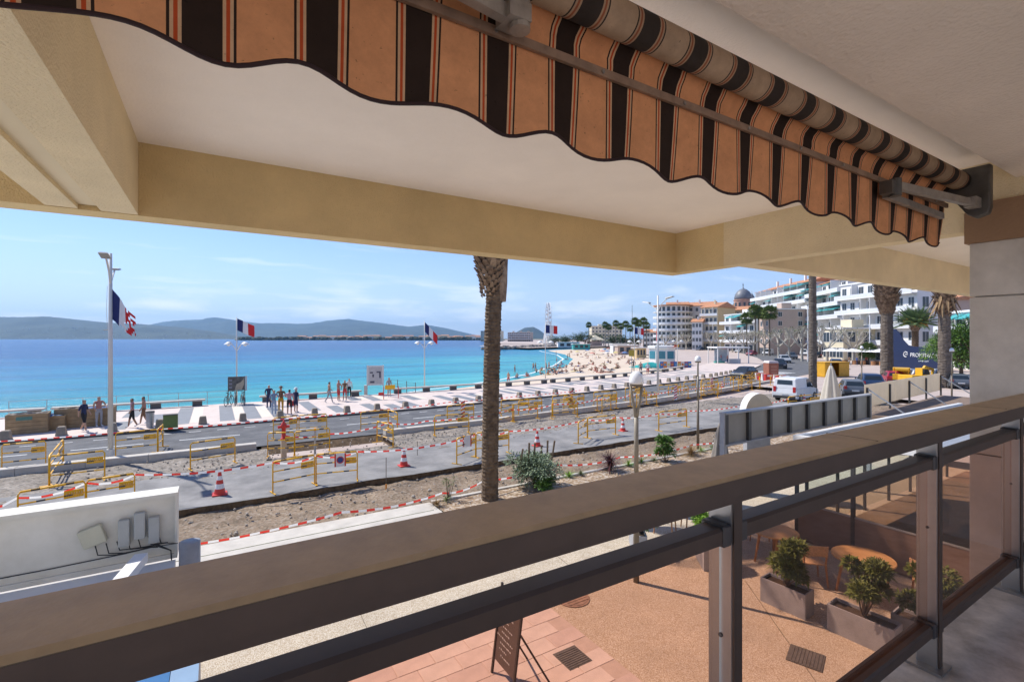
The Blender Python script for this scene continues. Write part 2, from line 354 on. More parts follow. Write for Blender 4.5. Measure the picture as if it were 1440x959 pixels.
b = MB(); b.box(-14, 5.4, 13.05, 13.07, .03, .036); b.build('tactile_line', mat('green_line', (.16,.17,.08), .8), bpy.data.objects['footpath_edge'])
x = 5.6
while x < 40:
    b = MB(); b.box(x, x+.985, 13.65, 13.80, -.3, .07); bevel(b.build('kerb_stone', conc2, bpy.data.objects['planting_bed']), .012, 2); x += 1.0
rough(-16, 46, 13.75, 17.02, -.20, .07, .14, dirt, 'soil_strip', 1.3)
# stones lying about in the soil: too many and too small to tell apart
b = MB(); rs = random.Random(5)
for k in range(1500):
    x = rs.uniform(-5, 34); y = rs.uniform(13.9, 16.9) if rs.random() < .6 else rs.uniform(20.6, 24.4)
    r = rs.uniform(.012, .05) * (1.5 if rs.random() < .08 else 1); z = -.19 if y < 18 else .0
    ring = lambda rr, zz: [(x + rr*math.cos(a+k)*rs.uniform(.7,1.2), y + rr*math.sin(a+k)*rs.uniform(.7,1.2), z + zz) for a in (0,1.26,2.5,3.77,5)]
    b.loft([ring(r*.8, -.02), ring(r, r*.4), ring(r*.5, r*.95)])
stuff(b.build('loose_stones', mat('stones', (.38,.33,.27), .9, .3, 3)))
# near carriageway with its broken edge towards the soil
b = MB(); vs_ = []; nn = 420
for i in range(nn+1):
    u = -20 + 68*i/nn; e = 17.03 + .10*noise.fractal((u*.55, 2, 0), .8, 2, 4) + (.16*math.exp(-((u-4.6)/.7)**2))
    vs_ += [(u, e+.02+.05*noise.noise((u*3,0,0)), -.36), (u, e, -.012), (u, e+.05, 0), (u, 21.3 + .2*noise.noise((u*.5,7,0)), 0), (u, 21.6, -.12)]
fs_ = []
for i in range(nn):
    for j in range(4): fs_.append((i*5+j, (i+1)*5+j, (i+1)*5+j+1, i*5+j+1)); b.m.append(1 if j == 0 else 0)
b.v = vs_; b.f = [list(f) for f in fs_]; struct(b.build('carriageway', [asph_new, soil_cut]))
rough(-20, 2.0, 20.4, 24.6, -.03, .06, .2, gravel, 'gravel_strip', 1.1)
rough(7.3, 48, 20.4, 24.9, -.03, .06, .2, gravel, 'gravel_strip', 1.1)
rough(2.0, 7.3, 20.4, 22.35, -.03, .05, .2, gravel, 'gravel_strip', 1.1)
# open pit round the hydrant
b = MB(); b.add([(1.8,22.3,-.02),(7.5,22.3,-.02),(7.3,22.9,-.55),(2.0,22.9,-.55),(7.3,24.3,-.55),(2.0,24.3,-.55),(7.5,25.2,0),(1.8,25.2,0)],
      [(0,1,2,3),(3,2,4,5),(5,4,6,7),(0,3,5,7),(1,6,4,2)]); struct(b.build('pit', soil_cut))
# far road
ur = [-60,-20,-9,0,6,12,16,20,24,28,32,36,40,43,48,53.4,58,62.5,67,72,78,83.5,92,99.6,110,120,140,160,220]
near_road = lambda u: 25.15 if u < 14 else interp(MEDK, u) + .3 if u < 54 else interp([(54,31.5),(84,38.5),(100,48),(120,61),(160,92),(220,138)], u)
pz = [(48.1,-400),(48.1,46.0),(56.5,48.5),(75,60),(100,88),(130,124),(165,165),(177,174),(212,228),(240,420),(900,1500),(5000,4000),(5000,-400)]
b = MB(); b.add([(x, y, -.008) for x, y in pz], [tuple(range(len(pz)))]); struct(b.build('square', plaza))
struct(strip(near_road, lambda u: interp(KERB, u) - .12, 0, 0, ur).build('road', asph))
# median kerb in precast lengths
def kerb_run(poly, seglen, name, wdt, z0, z1, m, parent):
    d = 0; pts_ = [Vector((p[0], p[1], 0)) for p in poly]; out = []
    for a, c in zip(pts_, pts_[1:]):
        L = (c-a).length; k = max(1, round(L/seglen))
        for i in range(k):
            p = a.lerp(c, i/k); q_ = a.lerp(c, (i+1)/k - .012/L)
            q = MB(); dd = (q_-p).normalized(); nrm = Vector((-dd.y, dd.x, 0))
            A = [p - nrm*wdt/2, q_ - nrm*wdt/2, q_ + nrm*wdt/2, p + nrm*wdt/2]; ch = .02
            q.loft([[(t.x,t.y,z0) for t in A], [(t.x,t.y,z1-ch) for t in A], [tuple((t.lerp((p+q_)/2, .0) + (-nrm if i_>1 else nrm)*ch)[:2]) + (z1,) for i_, t in enumerate(A)]])
            q.build(name, m, parent)
mk = struct(MB().add([(-20,24.5,-.3),(1.5,24.5,-.3),(1.5,25.1,-.3),(-20,25.1,-.3)], [(0,1,2,3)]).build('median_kerb', conc2))
kerb_run([(-20,24.8),(1.6,24.8)], 2.0, 'kerb_stone', .42, -.1, .24, conc2, mk)
kerb_run(MEDK, 2.0, 'kerb_stone', .42, -.1, .24, conc2, mk)
# promenade
up = [-60,-30,-20,-12,-9] + list(range(-8, 90, 2)) + [88]
promo = strip(lambda u: interp(KERB, u), lambda u: interp(BENCH, u) + .3, .12, .12, sorted(set(up))); promenade = struct(promo.build('promenade', prom))
kerb_run([(u, interp(KERB, u) - .06) for u in (-30,-9,12,20,28,36,43,53.4,62.5,72,83.5)], 1.0, 'kerb_stone', .14, -.2, .128, granite, promenade)
# grey and cream paving bands, uneven in length like piano keys
rb = random.Random(11); u = -7.2; bands = []
while u < 62:
    k0, k1 = interp(KERB, u) + .9, interp(BENCH, u) - .4; n_ = rb.choice((1,1,2))
    if -2.5 < u < 2.2: segs = [(k0 + .2, k1 - .4)]
    elif n_ == 1: a = rb.uniform(0, .45); segs = [(k0 + (k1-k0)*a, k0 + (k1-k0)*min(1, a + rb.uniform(.4,.7)))]
    else: segs = [(k0, k0 + (k1-k0)*rb.uniform(.2,.4)), (k0 + (k1-k0)*rb.uniform(.55,.7), k1)]
    for (a, c) in segs:
        q = MB(); q.box(u, u+.78, a, c, .12, .1245); q.build('paving_band', band_m, promenade)
        if rb.random() < .45 or -2.5 < u < 2.2:
            q = MB(); q.box(u+.8, u+1.38, a+.2, c-.1, .12, .1245); q.build('paving_band', cream_m, promenade)
    u += rb.choice((1.42, 1.42, 1.42, 2.3))
# paint on the road
paint = mat('road_paint', (.62,.62,.60), .7, .2, 3)
road = bpy.data.objects['road']
def dash(u0, u1, f, wd=.12):
    a = Vector((u0, f(u0), .004)); c = Vector((u1, f(u1), .004)); d = (c-a).normalized(); nrm = Vector((-d.y, d.x, 0))*wd/2
    MB().quad(a-nrm, c-nrm, c+nrm, a+nrm).build('lane_dash', paint, road)
u = -9.5
while u < 62: dash(u, u+2.6, lambda t: interp(KERB, t) - 3.4); u += 4.0
u = -9
while u < 34: dash(u, u+.55, lambda t: interp(KERB, t) - 1.15, .1); u += 1.3
for k in range(6): 
    c_ = Vector((66+k*1.1, 40.2 + k*.1, .004)); MB().quad(c_+Vector((-.3,-3,0)), c_+Vector((.3,-3,0)), c_+Vector((.3,2.2,0)), c_+Vector((-.3,2.2,0))).build('crossing_bar', paint, road)
# ---------------------------------------------------------------- the house with our balcony
CEIL, SOF, FLOOR = 6.2, 5.75, 3.59
ceil_m = mat('ceiling_plaster', (.92,.85,.755), .9, .05, 1.3, .2, 70, detail=9)
near_m = mat('balcony_ceiling_render', (.74,.65,.54), .9, .05, 3, .5, 55)
beam_m = mat('beam_render', (.74,.575,.30), .9, .12, 1.6, .6, 90, detail=10)
beam2_m = mat('beam_render_light', (.80,.67,.43), .9, .10, 1.6, .6, 90, detail=10)
joint_m = mat('joint_cover', (.72,.62,.42), .7, .03, 3)
marble_m = mat('marble_cladding', (.58,.52,.44), .5, .22, 2.6, .04, 20, col2=(.72,.66,.57), detail=9)
brown_m = mat('brown_band', (.27,.16,.085), .7, .1, 4, .2, 60)
floor_m = mat('balcony_travertine', (.52,.40,.28), .55, .35, 7, .15, 30, col2=(.74,.62,.48), detail=10)
house = thing('apartment_house', 'beige rendered apartment house whose deep soffit and marble pillar frame the balcony', 'building', (0,0,0))
b = MB(); b.box(-8, 4.49, .95, 3.7, CEIL, CEIL+.25); b.build('soffit', ceil_m, house)
b = MB(); b.box(-8, 4.49, -1.0, .95, 6.06, CEIL+.25); b.build('balcony_ceiling', near_m, house)
b = MB(); b.box(-8, 4.49, 3.7, 3.89, SOF, CEIL+.6); b.build('fascia_beam', beam_m, house)
b = MB(); b.box(4.49, 4.66, 3.09, 3.89, SOF, CEIL+.6); b.build('fascia_beam', beam_m, house)
b = MB(); b.box(4.49, 4.66, .0, 3.09, SOF, CEIL+.6); b.build('cross_beam', beam2_m, house)
b = MB(); b.box(-.575, -.40, -1.0, 3.698, SOF+.004, CEIL-.002); b.build('cross_beam', beam2_m, house)
b = MB(); b.box(-.677, -.575, -1.0, 3.698, SOF+.03, CEIL-.002); b.build('joint_cover', joint_m, house)
b = MB(); b.box(-.82, -.677, -1.0, 3.698, SOF+.004, CEIL-.002); b.build('cross_beam', beam2_m, house)
# next bays along the street, each a little further back
b = MB(); b.box(4.66, 11.6, -2, 2.86, CEIL+.01, CEIL+.25); b.build('soffit', ceil_m, house)
b = MB(); b.box(4.66, 11.6, 2.86, 3.03, SOF, CEIL+.6); b.build('fascia_beam', beam2_m, house)
b = MB(); b.box(11.6, 11.78, -2, 3.03, SOF, CEIL+.6); b.build('cross_beam', beam2_m, house)
b = MB(); b.box(11.78, 24, -2, 2.5, CEIL+.01, CEIL+.25); b.build('soffit', ceil_m, house)
b = MB(); b.box(11.78, 24, 2.5, 2.68, SOF+.02, CEIL+.6); b.build('fascia_beam', beam2_m, house)
# pillar: two marble slabs with a joint, brown band on top
pil = MB(); pil.box(4.52, 5.3, -1.5, 1.155, 0, SOF); po = pil.build('pillar', marble_m, house)
for z0, z1 in ((0,1.6),(1.606,3.05),(3.056,4.2),(4.206,5.285),(5.291,5.66)):
    b = MB(); b.box(4.49, 5.33, -1.6, 1.18, z0+.002, z1); bevel(b.build('marble_slab', marble_m, po), .004, 1)
b = MB(); b.extr([(-1.62,5.66),(1.20,5.66),(1.20,5.87),(1.14,5.93),(-1.62,5.93)], 'x', 4.46, 5.36); b.build('pillar_band', brown_m, po)
b = MB(); b.box(4.66, 5.36, -1.62, 1.0, 5.93, CEIL); b.build('pillar_head', beam2_m, po)
b = MB(); b.box(-8, 4.49, -1.0, .93, FLOOR-.22, FLOOR); b.build('balcony_floor', floor_m, house)

# ---------------------------------------------------------------- balcony railing
rail_m = mat('bronze_anodised_rail', (.46,.32,.17), .45, .16, 9, .05, 120, metal=.15)
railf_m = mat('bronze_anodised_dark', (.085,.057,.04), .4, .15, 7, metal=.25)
post_m = mat('brushed_post', (.36,.33,.30), .33, .1, 5, metal=.75)
bglass = glass('bronze_glass', (.915,.735,.645), 1.0)
clamp_m = mat('clamp_metal', (.09,.085,.08), .4, .1, 9, metal=.5)
# scuffs and scratches worn into the handrail's finish
n_ = rail_m.node_tree.nodes; l_ = rail_m.node_tree.links; P_ = n_['Principled BSDF']; src = P_.inputs['Base Color'].links[0].from_socket
co_ = n_.new('ShaderNodeTexCoord'); mp_ = n_.new('ShaderNodeMapping'); mp_.inputs['Scale'].default_value = (2.2, 9, 9); mp_.inputs['Rotation'].default_value = (0,0,.5); l_.new(co_.outputs['Object'], mp_.inputs[0])
nz_ = n_.new('ShaderNodeTexNoise'); nz_.inputs['Scale'].default_value = 5; nz_.inputs['Detail'].default_value = 12; nz_.inputs['Roughness'].default_value = .78; nz_.inputs['Distortion'].default_value = 1.2; l_.new(mp_.outputs[0], nz_.inputs['Vector'])
mr_ = n_.new('ShaderNodeMapRange'); mr_.inputs[1].default_value = .60; mr_.inputs[2].default_value = .72; mr_.inputs[4].default_value = .45; l_.new(nz_.outputs[0], mr_.inputs[0])
mx_ = n_.new('ShaderNodeMix'); mx_.data_type = 'RGBA'; mx_.inputs['B'].default_value = (.62,.53,.42,1); l_.new(mr_.outputs[0], mx_.inputs['Factor']); l_.new(src, mx_.inputs['A']); l_.new(mx_.outputs['Result'], P_.inputs['Base Color'])
rail = thing('balcony_railing', 'bronze metal balcony railing with wide flat handrail and tinted glass panels', 'railing', (0,0,FLOOR))
def zr(z): return z - FLOOR
HT = 4.65
hr = MB(); hr.mat(0).extr([(.745,zr(HT-.046)),(.74,zr(HT-.008)),(.748,zr(HT)),(.899,zr(HT)),(.907,zr(HT-.008)),(.902,zr(HT-.046))], 'x', -6, 4.488)
ho = hr.build('handrail', [rail_m], rail)
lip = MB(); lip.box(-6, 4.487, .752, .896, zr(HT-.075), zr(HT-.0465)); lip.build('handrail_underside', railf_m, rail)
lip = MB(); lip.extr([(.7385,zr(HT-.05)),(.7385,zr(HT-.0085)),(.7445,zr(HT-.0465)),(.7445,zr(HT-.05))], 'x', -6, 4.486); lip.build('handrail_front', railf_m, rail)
for u in (-.9, 1.93, 3.35):
    p = MB(); p.box(u-.0015, u+.0015, .741, .906, zr(HT-.001), zr(HT+.0006)); p.build('handrail_joint', railf_m, ho)
PU = [-1.60, -.23, 1.196, 2.622, 3.80]
for u in PU:
    p = MB(); p.box(u-.0175, u+.0175, .785, .86, 0, zr(HT-.0755)); po = p.build('post', post_m, rail); bevel(po, .004, 2)
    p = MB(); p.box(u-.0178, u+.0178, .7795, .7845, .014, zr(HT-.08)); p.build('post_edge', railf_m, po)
    p = MB(); p.box(u-.06, u+.06, .76, .885, 0, .012); p.build('foot_plate', post_m, po)
    p = MB(); p.tube([(u-.0172,.82,.60),(u-.0205,.82,.60)], .006, 8); p.build('screw', clamp_m, po)
ends = list(zip(PU[:-1], PU[1:])) + [(3.80, 4.49)]
for a, c in ends:
    for zz, nm in ((4.475,'mid_rail'), (3.765,'bottom_rail')):
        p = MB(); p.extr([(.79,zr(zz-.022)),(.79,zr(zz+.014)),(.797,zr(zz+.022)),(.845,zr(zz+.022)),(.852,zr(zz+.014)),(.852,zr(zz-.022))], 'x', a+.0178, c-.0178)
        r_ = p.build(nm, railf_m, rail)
        for e in (a+.036, c-.036):
            p = MB(); p.box(e-.017, e+.017, .785, .857, zr(zz-.03), zr(zz+.028)); bevel(p.build('clamp', clamp_m, r_), .004, 1)
    p = MB(); p.box(a+.03, c-.03, .816, .826, zr(3.787), zr(4.455)); p.build('glass_panel', bglass, rail)

# ---------------------------------------------------------------- awning
def awn_mat(name, plain, dark, tan, red, dirt):
    m = bpy.data.materials.new(name); m.use_nodes = True; t = m.node_tree; n = t.nodes; l = t.links
    p = n['Principled BSDF']; p.inputs['Roughness'].default_value = .85; p.inputs['Specular IOR Level'].default_value = .15
    co = n.new('ShaderNodeTexCoord'); s = n.new('ShaderNodeSeparateXYZ'); l.new(co.outputs['Object'], s.inputs[0])
    def mm(op, a, b):
        q = n.new('ShaderNodeMath'); q.operation = op
        for i, v in enumerate((a, b)):
            if isinstance(v, (int, float)): q.inputs[i].default_value = v
            else: l.new(v, q.inputs[i])
        return q.outputs[0]
    fr = mm('FRACT', mm('ADD', mm('DIVIDE', mm('SUBTRACT', s.outputs[0], .464), .2435), 20.5), 0)
    d = mm('ABSOLUTE', mm('SUBTRACT', fr, .5), 0)
    r = n.new('ShaderNodeValToRGB'); r.color_ramp.interpolation = 'CONSTANT'; el = r.color_ramp.elements
    st = [(0,dark),(.15,tan),(.178,red),(.21,tan),(.238,dark),(.258,plain)]
    while len(el) < len(st): el.new(.5)
    for i, (q, c) in enumerate(st): el[i].position = q; el[i].color = (*c, 1)
    l.new(d, r.inputs[0])
    nz = n.new('ShaderNodeTexNoise'); nz.inputs['Scale'].default_value = 9; nz.inputs['Detail'].default_value = 10; nz.inputs['Roughness'].default_value = .75; l.new(co.outputs['Object'], nz.inputs['Vector'])
    n2 = n.new('ShaderNodeTexNoise'); n2.inputs['Scale'].default_value = 95; n2.inputs['Detail'].default_value = 3; l.new(co.outputs['Object'], n2.inputs['Vector'])
    a = n.new('ShaderNodeMapRange'); a.inputs[1].default_value = .35; a.inputs[2].default_value = .7; a.inputs[3].default_value = 1.08; a.inputs[4].default_value = 1 - dirt; l.new(nz.outputs[0], a.inputs[0])
    b_ = n.new('ShaderNodeMapRange'); b_.inputs[1].default_value = .68; b_.inputs[2].default_value = .74; b_.inputs[3].default_value = 1; b_.inputs[4].default_value = .55; l.new(n2.outputs[0], b_.inputs[0])
    x = n.new('ShaderNodeMix'); x.data_type = 'RGBA'; x.blend_type = 'MULTIPLY'; x.inputs['Factor'].default_value = 1
    l.new(r.outputs[0], x.inputs['A']); l.new(mm('MULTIPLY', a.outputs[0], b_.outputs[0]), x.inputs['B']); l.new(x.outputs['Result'], p.inputs['Base Color'])
    return m
fab = awn_mat('awning_canvas', (.72,.34,.155), (.035,.022,.016), (.66,.42,.24), (.52,.085,.025), .22)
fabr = awn_mat('awning_canvas_weathered', (.44,.32,.21), (.045,.036,.03), (.40,.27,.17), (.30,.10,.05), .3)
hem_m = mat('awning_binding', (.03,.012,.012), .8, .1, 9)
alu_m = mat('awning_arm_metal', (.34,.31,.27), .5, .25, 12, metal=.5)
dark_al = mat('awning_bracket_metal', (.10,.095,.085), .5, .25, 10, metal=.4)
aw = thing('striped_awning', 'orange and brown striped retractable awning with wavy valance under the soffit', 'awning', (0,0,0))
AU0, AU1 = -3.2, 4.17
def wob(u, k): return noise.noise((u*2.1, k, .3)) * .012 + noise.noise((u*6.3, k, 1.7)) * .006
nU = 300
us = [AU0 + (AU1-AU0)*i/nU for i in range(nU+1)]
# valance: hangs from the front bar, scalloped hem
def hem_z(u): return 5.625 + -.021*math.cos(2*math.pi*u/.365) + .006*math.sin(u*3.1)
rows = 8; b = MB(); vs = []; fs = []
for j in range(rows+1):
    for u in us:
        k = j/rows; amp = k**1.2
        vs.append((u, 1.222 + amp*(.009*math.sin(2*math.pi*u/.2435+.6) + .014*noise.noise((u*3,2.2,0)) + .01) , 5.885*(1-k) + hem_z(u)*k))
W = nU+1
for j in range(rows):
    for i in range(nU): fs.append((j*W+i, j*W+i+1, (j+1)*W+i+1, (j+1)*W+i))
b.add(vs, fs); vo = b.build('valance', fab, aw, smooth=True)
b = MB(); b.tube([(u, vs[rows*W+i][1], vs[rows*W+i][2]) for i, u in enumerate(us)], .0055, 6); b.build('hem_binding', hem_m, vo, smooth=True)
# canvas between roller and front bar
b = MB(); vs2 = []; fs = []
prof = [(1.176,6.004),(1.188,5.988),(1.200,5.972),(1.212,5.95),(1.218,5.925),(1.22,5.898)]
for j, (y, z) in enumerate(prof):
    for u in us: vs2.append((u, y + (wob(u, j*.4) if 1 < j < 5 else 0), z))
for j in range(len(prof)-1):
    for i in range(nU): fs.append((j*W+i, j*W+i+1, (j+1)*W+i+1, (j+1)*W+i))
b.add(vs2, fs); b.build('canvas', fab, aw, smooth=True)
b = MB(); b.tube([(AU0,1.13,6.02),(AU1-.05,1.13,6.02)], .056, 28); b.build('roller', fabr, aw, smooth=True)
b = MB(); b.box(AU0, AU1+.01, 1.204, 1.2165, 5.874, 5.902); fb = b.build('front_bar', mat('front_bar_metal', (.27,.18,.12), .6, .3, 14), aw)
for i in range(18):
    u = AU0 + .2 + i*.41
    b = MB(); b.tube([(u,1.2045,5.888),(u,1.200,5.888)], .007, 8); b.build('rivet', alu_m, fb)
for ue, un in ((4.12, 3.18), (-.2, .73)):
    s_ = -1 if un < ue else 1
    arm = MB(); arm.bar((un, 1.15, 5.845 if ue > 4 else 5.90), (ue, 1.06, 5.86 if ue > 4 else 5.93), .03, .042); ao = arm.build('folding_arm', alu_m, aw)
    if ue > 4:
        arm = MB(); arm.bar((un, 1.19, 5.80), (ue-.12, 1.185, 5.79), .026, .036); arm.build('lower_arm', alu_m, aw)
        arm = MB(); arm.tube([(un,1.14,5.78),(un,1.14,5.875)], .028, 12); arm.box(un-.07,un+.03,1.13,1.19,5.79,5.86); arm.build('elbow', dark_al, ao)
    else:
        arm = MB(); arm.tube([(un,1.14,5.865),(un,1.14,5.945)], .03, 12); arm.box(un-.05,un+.02,1.11,1.19,5.88,5.93); arm.build('elbow', alu_m, ao)
b = MB(); b.extr([(.99,5.83),(1.0,5.79),(1.06,5.77),(1.1,5.80),(1.2,5.96),(1.2,6.10),(.99,6.10)], 'x', 4.14, 4.20); bk = b.build('bracket', dark_al, aw); bevel(bk, .008, 2)
b = MB(); b.tube([(4.10,1.13,6.02),(4.15,1.13,6.02)], .035, 12); b.build('end_cap', alu_m, bk)
b = MB(); b.box(4.04,4.139,1.03,1.09,5.83,5.89); b.build('arm_joint', alu_m, bk)
# ---------------------------------------------------------------- street furniture and road works
yel = mat('barrier_yellow', (.85,.44,.005), .45, .12, 8)
blk = mat('barrier_black', (.03,.03,.03), .5, .1, 5)
redp = mat('signal_red', (.62,.045,.03), .5, .12, 6)
wht = mat('signal_white', (.78,.77,.75), .5, .08, 6)
steel = mat('galvanised_steel', (.42,.43,.44), .45, .15, 8, metal=.6)
wpole = mat('white_pole_paint', (.70,.68,.63), .5, .06, 3)
brz = mat('bronze_pole_paint', (.16,.125,.085), .5, .15, 5)
globe_m = mat('opal_globe', (.82,.80,.76), .25, .03, 3)
stone_m = mat('bollard_stone', (.30,.25,.19), .85, .2, 5, .3, 40)
# yellow road-works barrier: bent tube frame, two rails, name plate, two feet; black sleeves on the rails
def make_barrier():
    t = thing('barrier', '', 'barrier')
    w2 = .98
    q = MB(); q.tube([(-w2,0,.0),(-w2,0,.94),(-w2+.07,0,1.02),(w2-.07,0,1.02),(w2,0,.94),(w2,0,.0)], .03, 8); q.build('frame', yel, t, smooth=True)
    for z in (.36, .70):
        q = MB(); q.tube([(-w2,0,z),(w2,0,z)], .023, 6); r = q.build('rail', yel, t)
        for x in (-.35, .45):
            q = MB(); q.tube([(x-.13,0,z),(x+.13,0,z)], .0255, 6); q.build('sleeve', blk, r)
    for x in (-.5, .5):
        q = MB(); q.tube([(x-.13,0,1.02),(x+.13,0,1.02)], .0325, 6); q.build('sleeve', blk, t)
    q = MB(); q.box(w2-.66, w2-.05, -.012, .012, .62, .83); p = q.build('plate', yel, t)
    for k in range(7):
        q = MB(); x = w2-.60+k*.076; q.bar((x,-.0145,.675), (x+.028,-.0145,.775), .003, .028, (0,1,0)); q.bar((x+.028,-.0145,.775), (x+.05,-.0145,.69), .003, .018, (0,1,0)); q.build('plate_letter', wht, p)
    for s in (-1, 1):
        q = MB(); q.bar((s*w2,-.24,.02), (s*w2,.24,.02), .05, .022); q.build('foot', yel, t)
    return t
bar0 = make_barrier(); nbar = [0]
def barrier(p, q_, where, z=0):
    a = Vector((p[0], p[1], 0)); c = Vector((q_[0], q_[1], 0)); d = c - a; m_ = (a + c) / 2; rz = math.atan2(d.y, d.x)
    lab = 'yellow road works barrier ' + where
    if nbar[0] == 0: o = bar0; o.location = (m_.x, m_.y, z); o.rotation_euler = (0,0,rz); o['label'] = lab; o['group'] = 'yellow road works barriers'
    else: o = dup(bar0, (m_.x, m_.y, z), rz, lab, 'yellow road works barriers')
    o.scale = (d.length / 2.0, 1, 1); nbar[0] += 1
def gp(px, py, z=0): p = G(px, py, z); return (p.x, p.y)
barrier(gp(2,664), gp(65,657), 'behind the pale kerb at the outer end of the brown crates')
barrier(gp(69,684), gp(148,674), 'before the pale kerb beside the torn flag post')
barrier(gp(69,684), gp(89,654), 'set square to the kerb as the short side of a corner')
barrier(gp(162,643), gp(222,636), 'right behind the foot of the torn flag post')
barrier(gp(222,636), gp(229,628), 'turned end on behind the torn flag post')
barrier(gp(267,661), gp(331,650), 'alone in front of the pale kerb, short of the open pit')
barrier(gp(24,748), gp(121,727), 'on the dusty carriageway above the white sign box')
barrier(gp(121,727), gp(190,714), 'on the dusty carriageway at the end of the white sign box')
barrier(gp(376,643), gp(414,641), 'in front of the red hydrant at the open pit')
barrier(gp(414,641), gp(464,634), 'at the pit, with a survey stake behind it')
barrier(gp(384,617), gp(418,612), 'behind the red hydrant on the far side of the pit')
barrier(gp(420,612), gp(460,609), 'on the far side of the pit, away from the hydrant')
barrier(gp(507,606), gp(546,602), 'on the road by the place where the pale kerb starts again')
barrier(gp(546,602), gp(559,607), 'turned end on where the pale kerb starts again')
barrier(gp(530,622), gp(553,629), 'leaning across the broken end of the pale kerb')
barrier(gp(383,694), gp(443,681), 'at the broken asphalt edge, without a no parking sign')
barrier(gp(444,681), gp(503,675), 'at the broken asphalt edge, carrying a no parking sign')
barrier(gp(642,653), gp(669,643), 'left of the thick palm trunk, with a small red notice')
barrier(gp(669,643), gp(716,637), 'standing right behind the thick palm trunk')
barrier(gp(813,624), gp(826,616), 'turned end on near the globe lamp with forked top')
barrier(gp(826,616), gp(866,611), 'on the asphalt edge beside the globe lamp with forked top')
barrier(gp(926,606), gp(966,600), 'on the asphalt edge between the two globe lamps')
for k, (u, dv, w_) in enumerate(((15.2,-.55,'beyond the thick palm trunk'), (18.4,-.6,'between palm trunk and striped marker'), (22.5,-.6,'just past the first striped marker'), (26.0,-.6,'before the tall double lamp'), (31.8,-.7,'just after the tall double lamp'),
                              (36.5,-.7,'facing the black car'), (42.5,-.7,'near the end of the pale kerb'))):
    v = interp(MEDK, u) + dv; barrier((u, v), (u+2, interp(MEDK, u+2) + dv), 'soil side of the kerb, ' + w_)
for k, (u, dv, w_) in enumerate(((16.5,.7,'opposite the benches'), (20.5,.75,'by the first striped marker'), (27.5,.75,'by the tall double lamp'), (33.0,.8,'by the second striped marker'), (38.6,.8,'by the third striped marker'), (45,.8,'near the black car'), (48,.8,'by the brown site toilet'))):
    v = interp(MEDK, u) + dv; barrier((u, v), (u+2, interp(MEDK, u+2) + dv), 'road side of the kerb, ' + w_)
barrier(gp(1108,579), gp(1155,574), 'standing right behind the white van')
barrier(gp(1180,556), gp(1212,553), 'among the dark cars beside the folded parasol')
for k in range(22):
    u = 9.6 + k*2.05; side = 1 if k % 2 else -1; v = interp(MEDK, u) + side*(1.25 if k % 3 else 1.7); a_ = (-.12, .1, .5, -.3)[k % 4]
    if 29.2 < u < 31.6: continue
    barrier((u, v), (u + 1.9*math.cos(a_), v + 1.9*math.sin(a_)), 'in the dense double row along the pale kerb')
# red and white tape: thin film that lets light through
TAPE = []
for nm_, c_ in (('white',(.80,.79,.77)),('red',(.70,.05,.035))):
    m_ = mat('tape_' + nm_, c_, .4, 0); n_ = m_.node_tree.nodes; tr = n_.new('ShaderNodeBsdfTranslucent'); tr.inputs[0].default_value = (*c_, 1); ms = n_.new('ShaderNodeMixShader'); ms.inputs[0].default_value = .5
    m_.node_tree.links.new(n_['Principled BSDF'].outputs[0], ms.inputs[1]); m_.node_tree.links.new(tr.outputs[0], ms.inputs[2]); m_.node_tree.links.new(ms.outputs[0], n_['Material Output'].inputs[0]); TAPE.append(m_)
def tape(pts, w_=.06, label='', sag=.12):
    q = MB(); P_ = []
    for a, c in zip(pts, pts[1:]):
        a = Vector(a); c = Vector(c); n_ = max(2, int((c-a).length/.22))
        for i in range(n_): k = i/n_; p = a.lerp(c, k); p.z -= sag*4*k*(1-k) + .01*noise.noise(p*3); P_.append(p)
    P_.append(Vector(pts[-1])); vs_ = []
    for i, p in enumerate(P_): tw = .35*math.sin(i*.21); vs_ += [(p.x, p.y + tw*w_*.5, p.z - w_/2), (p.x, p.y - tw*w_*.5, p.z + w_/2)]
    for i in range(len(P_)-1): q.f.append([2*i,2*i+2,2*i+3,2*i+1]); q.m.append(i % 2)
    q.v = vs_; o = q.build('barrier_tape', TAPE); tag(o, label, 'tape', 'red and white barrier tapes')
def z3(px, py, z): p = G(px, py, 0); return (p.x, p.y, z)
tape([z3(-40,766,.86), z3(24,748,.88), z3(121,727,.95), z3(190,714,.98), z3(383,694,1.0), z3(444,681,.98), z3(503,675,1.0), z3(642,653,.95), z3(669,643,1.0), z3(716,637,.95), z3(826,616,.95)], label='red and white tape strung along the dusty carriageway past the no parking sign')
tape([z3(826,616,.95), z3(866,611,.9), z3(926,606,.95), z3(966,600,.9), z3(1050,589,.9), z3(1110,579,.9)], label='red and white tape running on from the globe lamp towards the white van')
tape([(2.6,24.4,.55), z3(464,634,.75), z3(546,617,.8), (9.5,24.2,.6), (15.2,24.4,.75), (18.4,24.7,.8), (22.5,25.2,.8), (26,25.6,.8), (31.8,26.2,.8), (42,28,.8)], label='red and white tape along the pale kerb beyond the hydrant pit')
tape([(-9,31.0,.32),(-3,30.9,.3),(3,30.9,.3),(9.2,30.6,.45),(14,31.2,.5),(20,31.6,.5),(27,32.4,.5)], sag=.04, label='red and white tape low along the promenade side of the road')
tape([(-1.5,13.85,.12),(3,13.9,.16),(6.0,13.85,.2),(7.25,13.45,.5),(10.5,13.9,.45),(13.5,13.8,.35),(18,13.9,.3),(24,13.9,.3)], w_=.06, label='red and white tape round the palm trunk and along the planting bed')
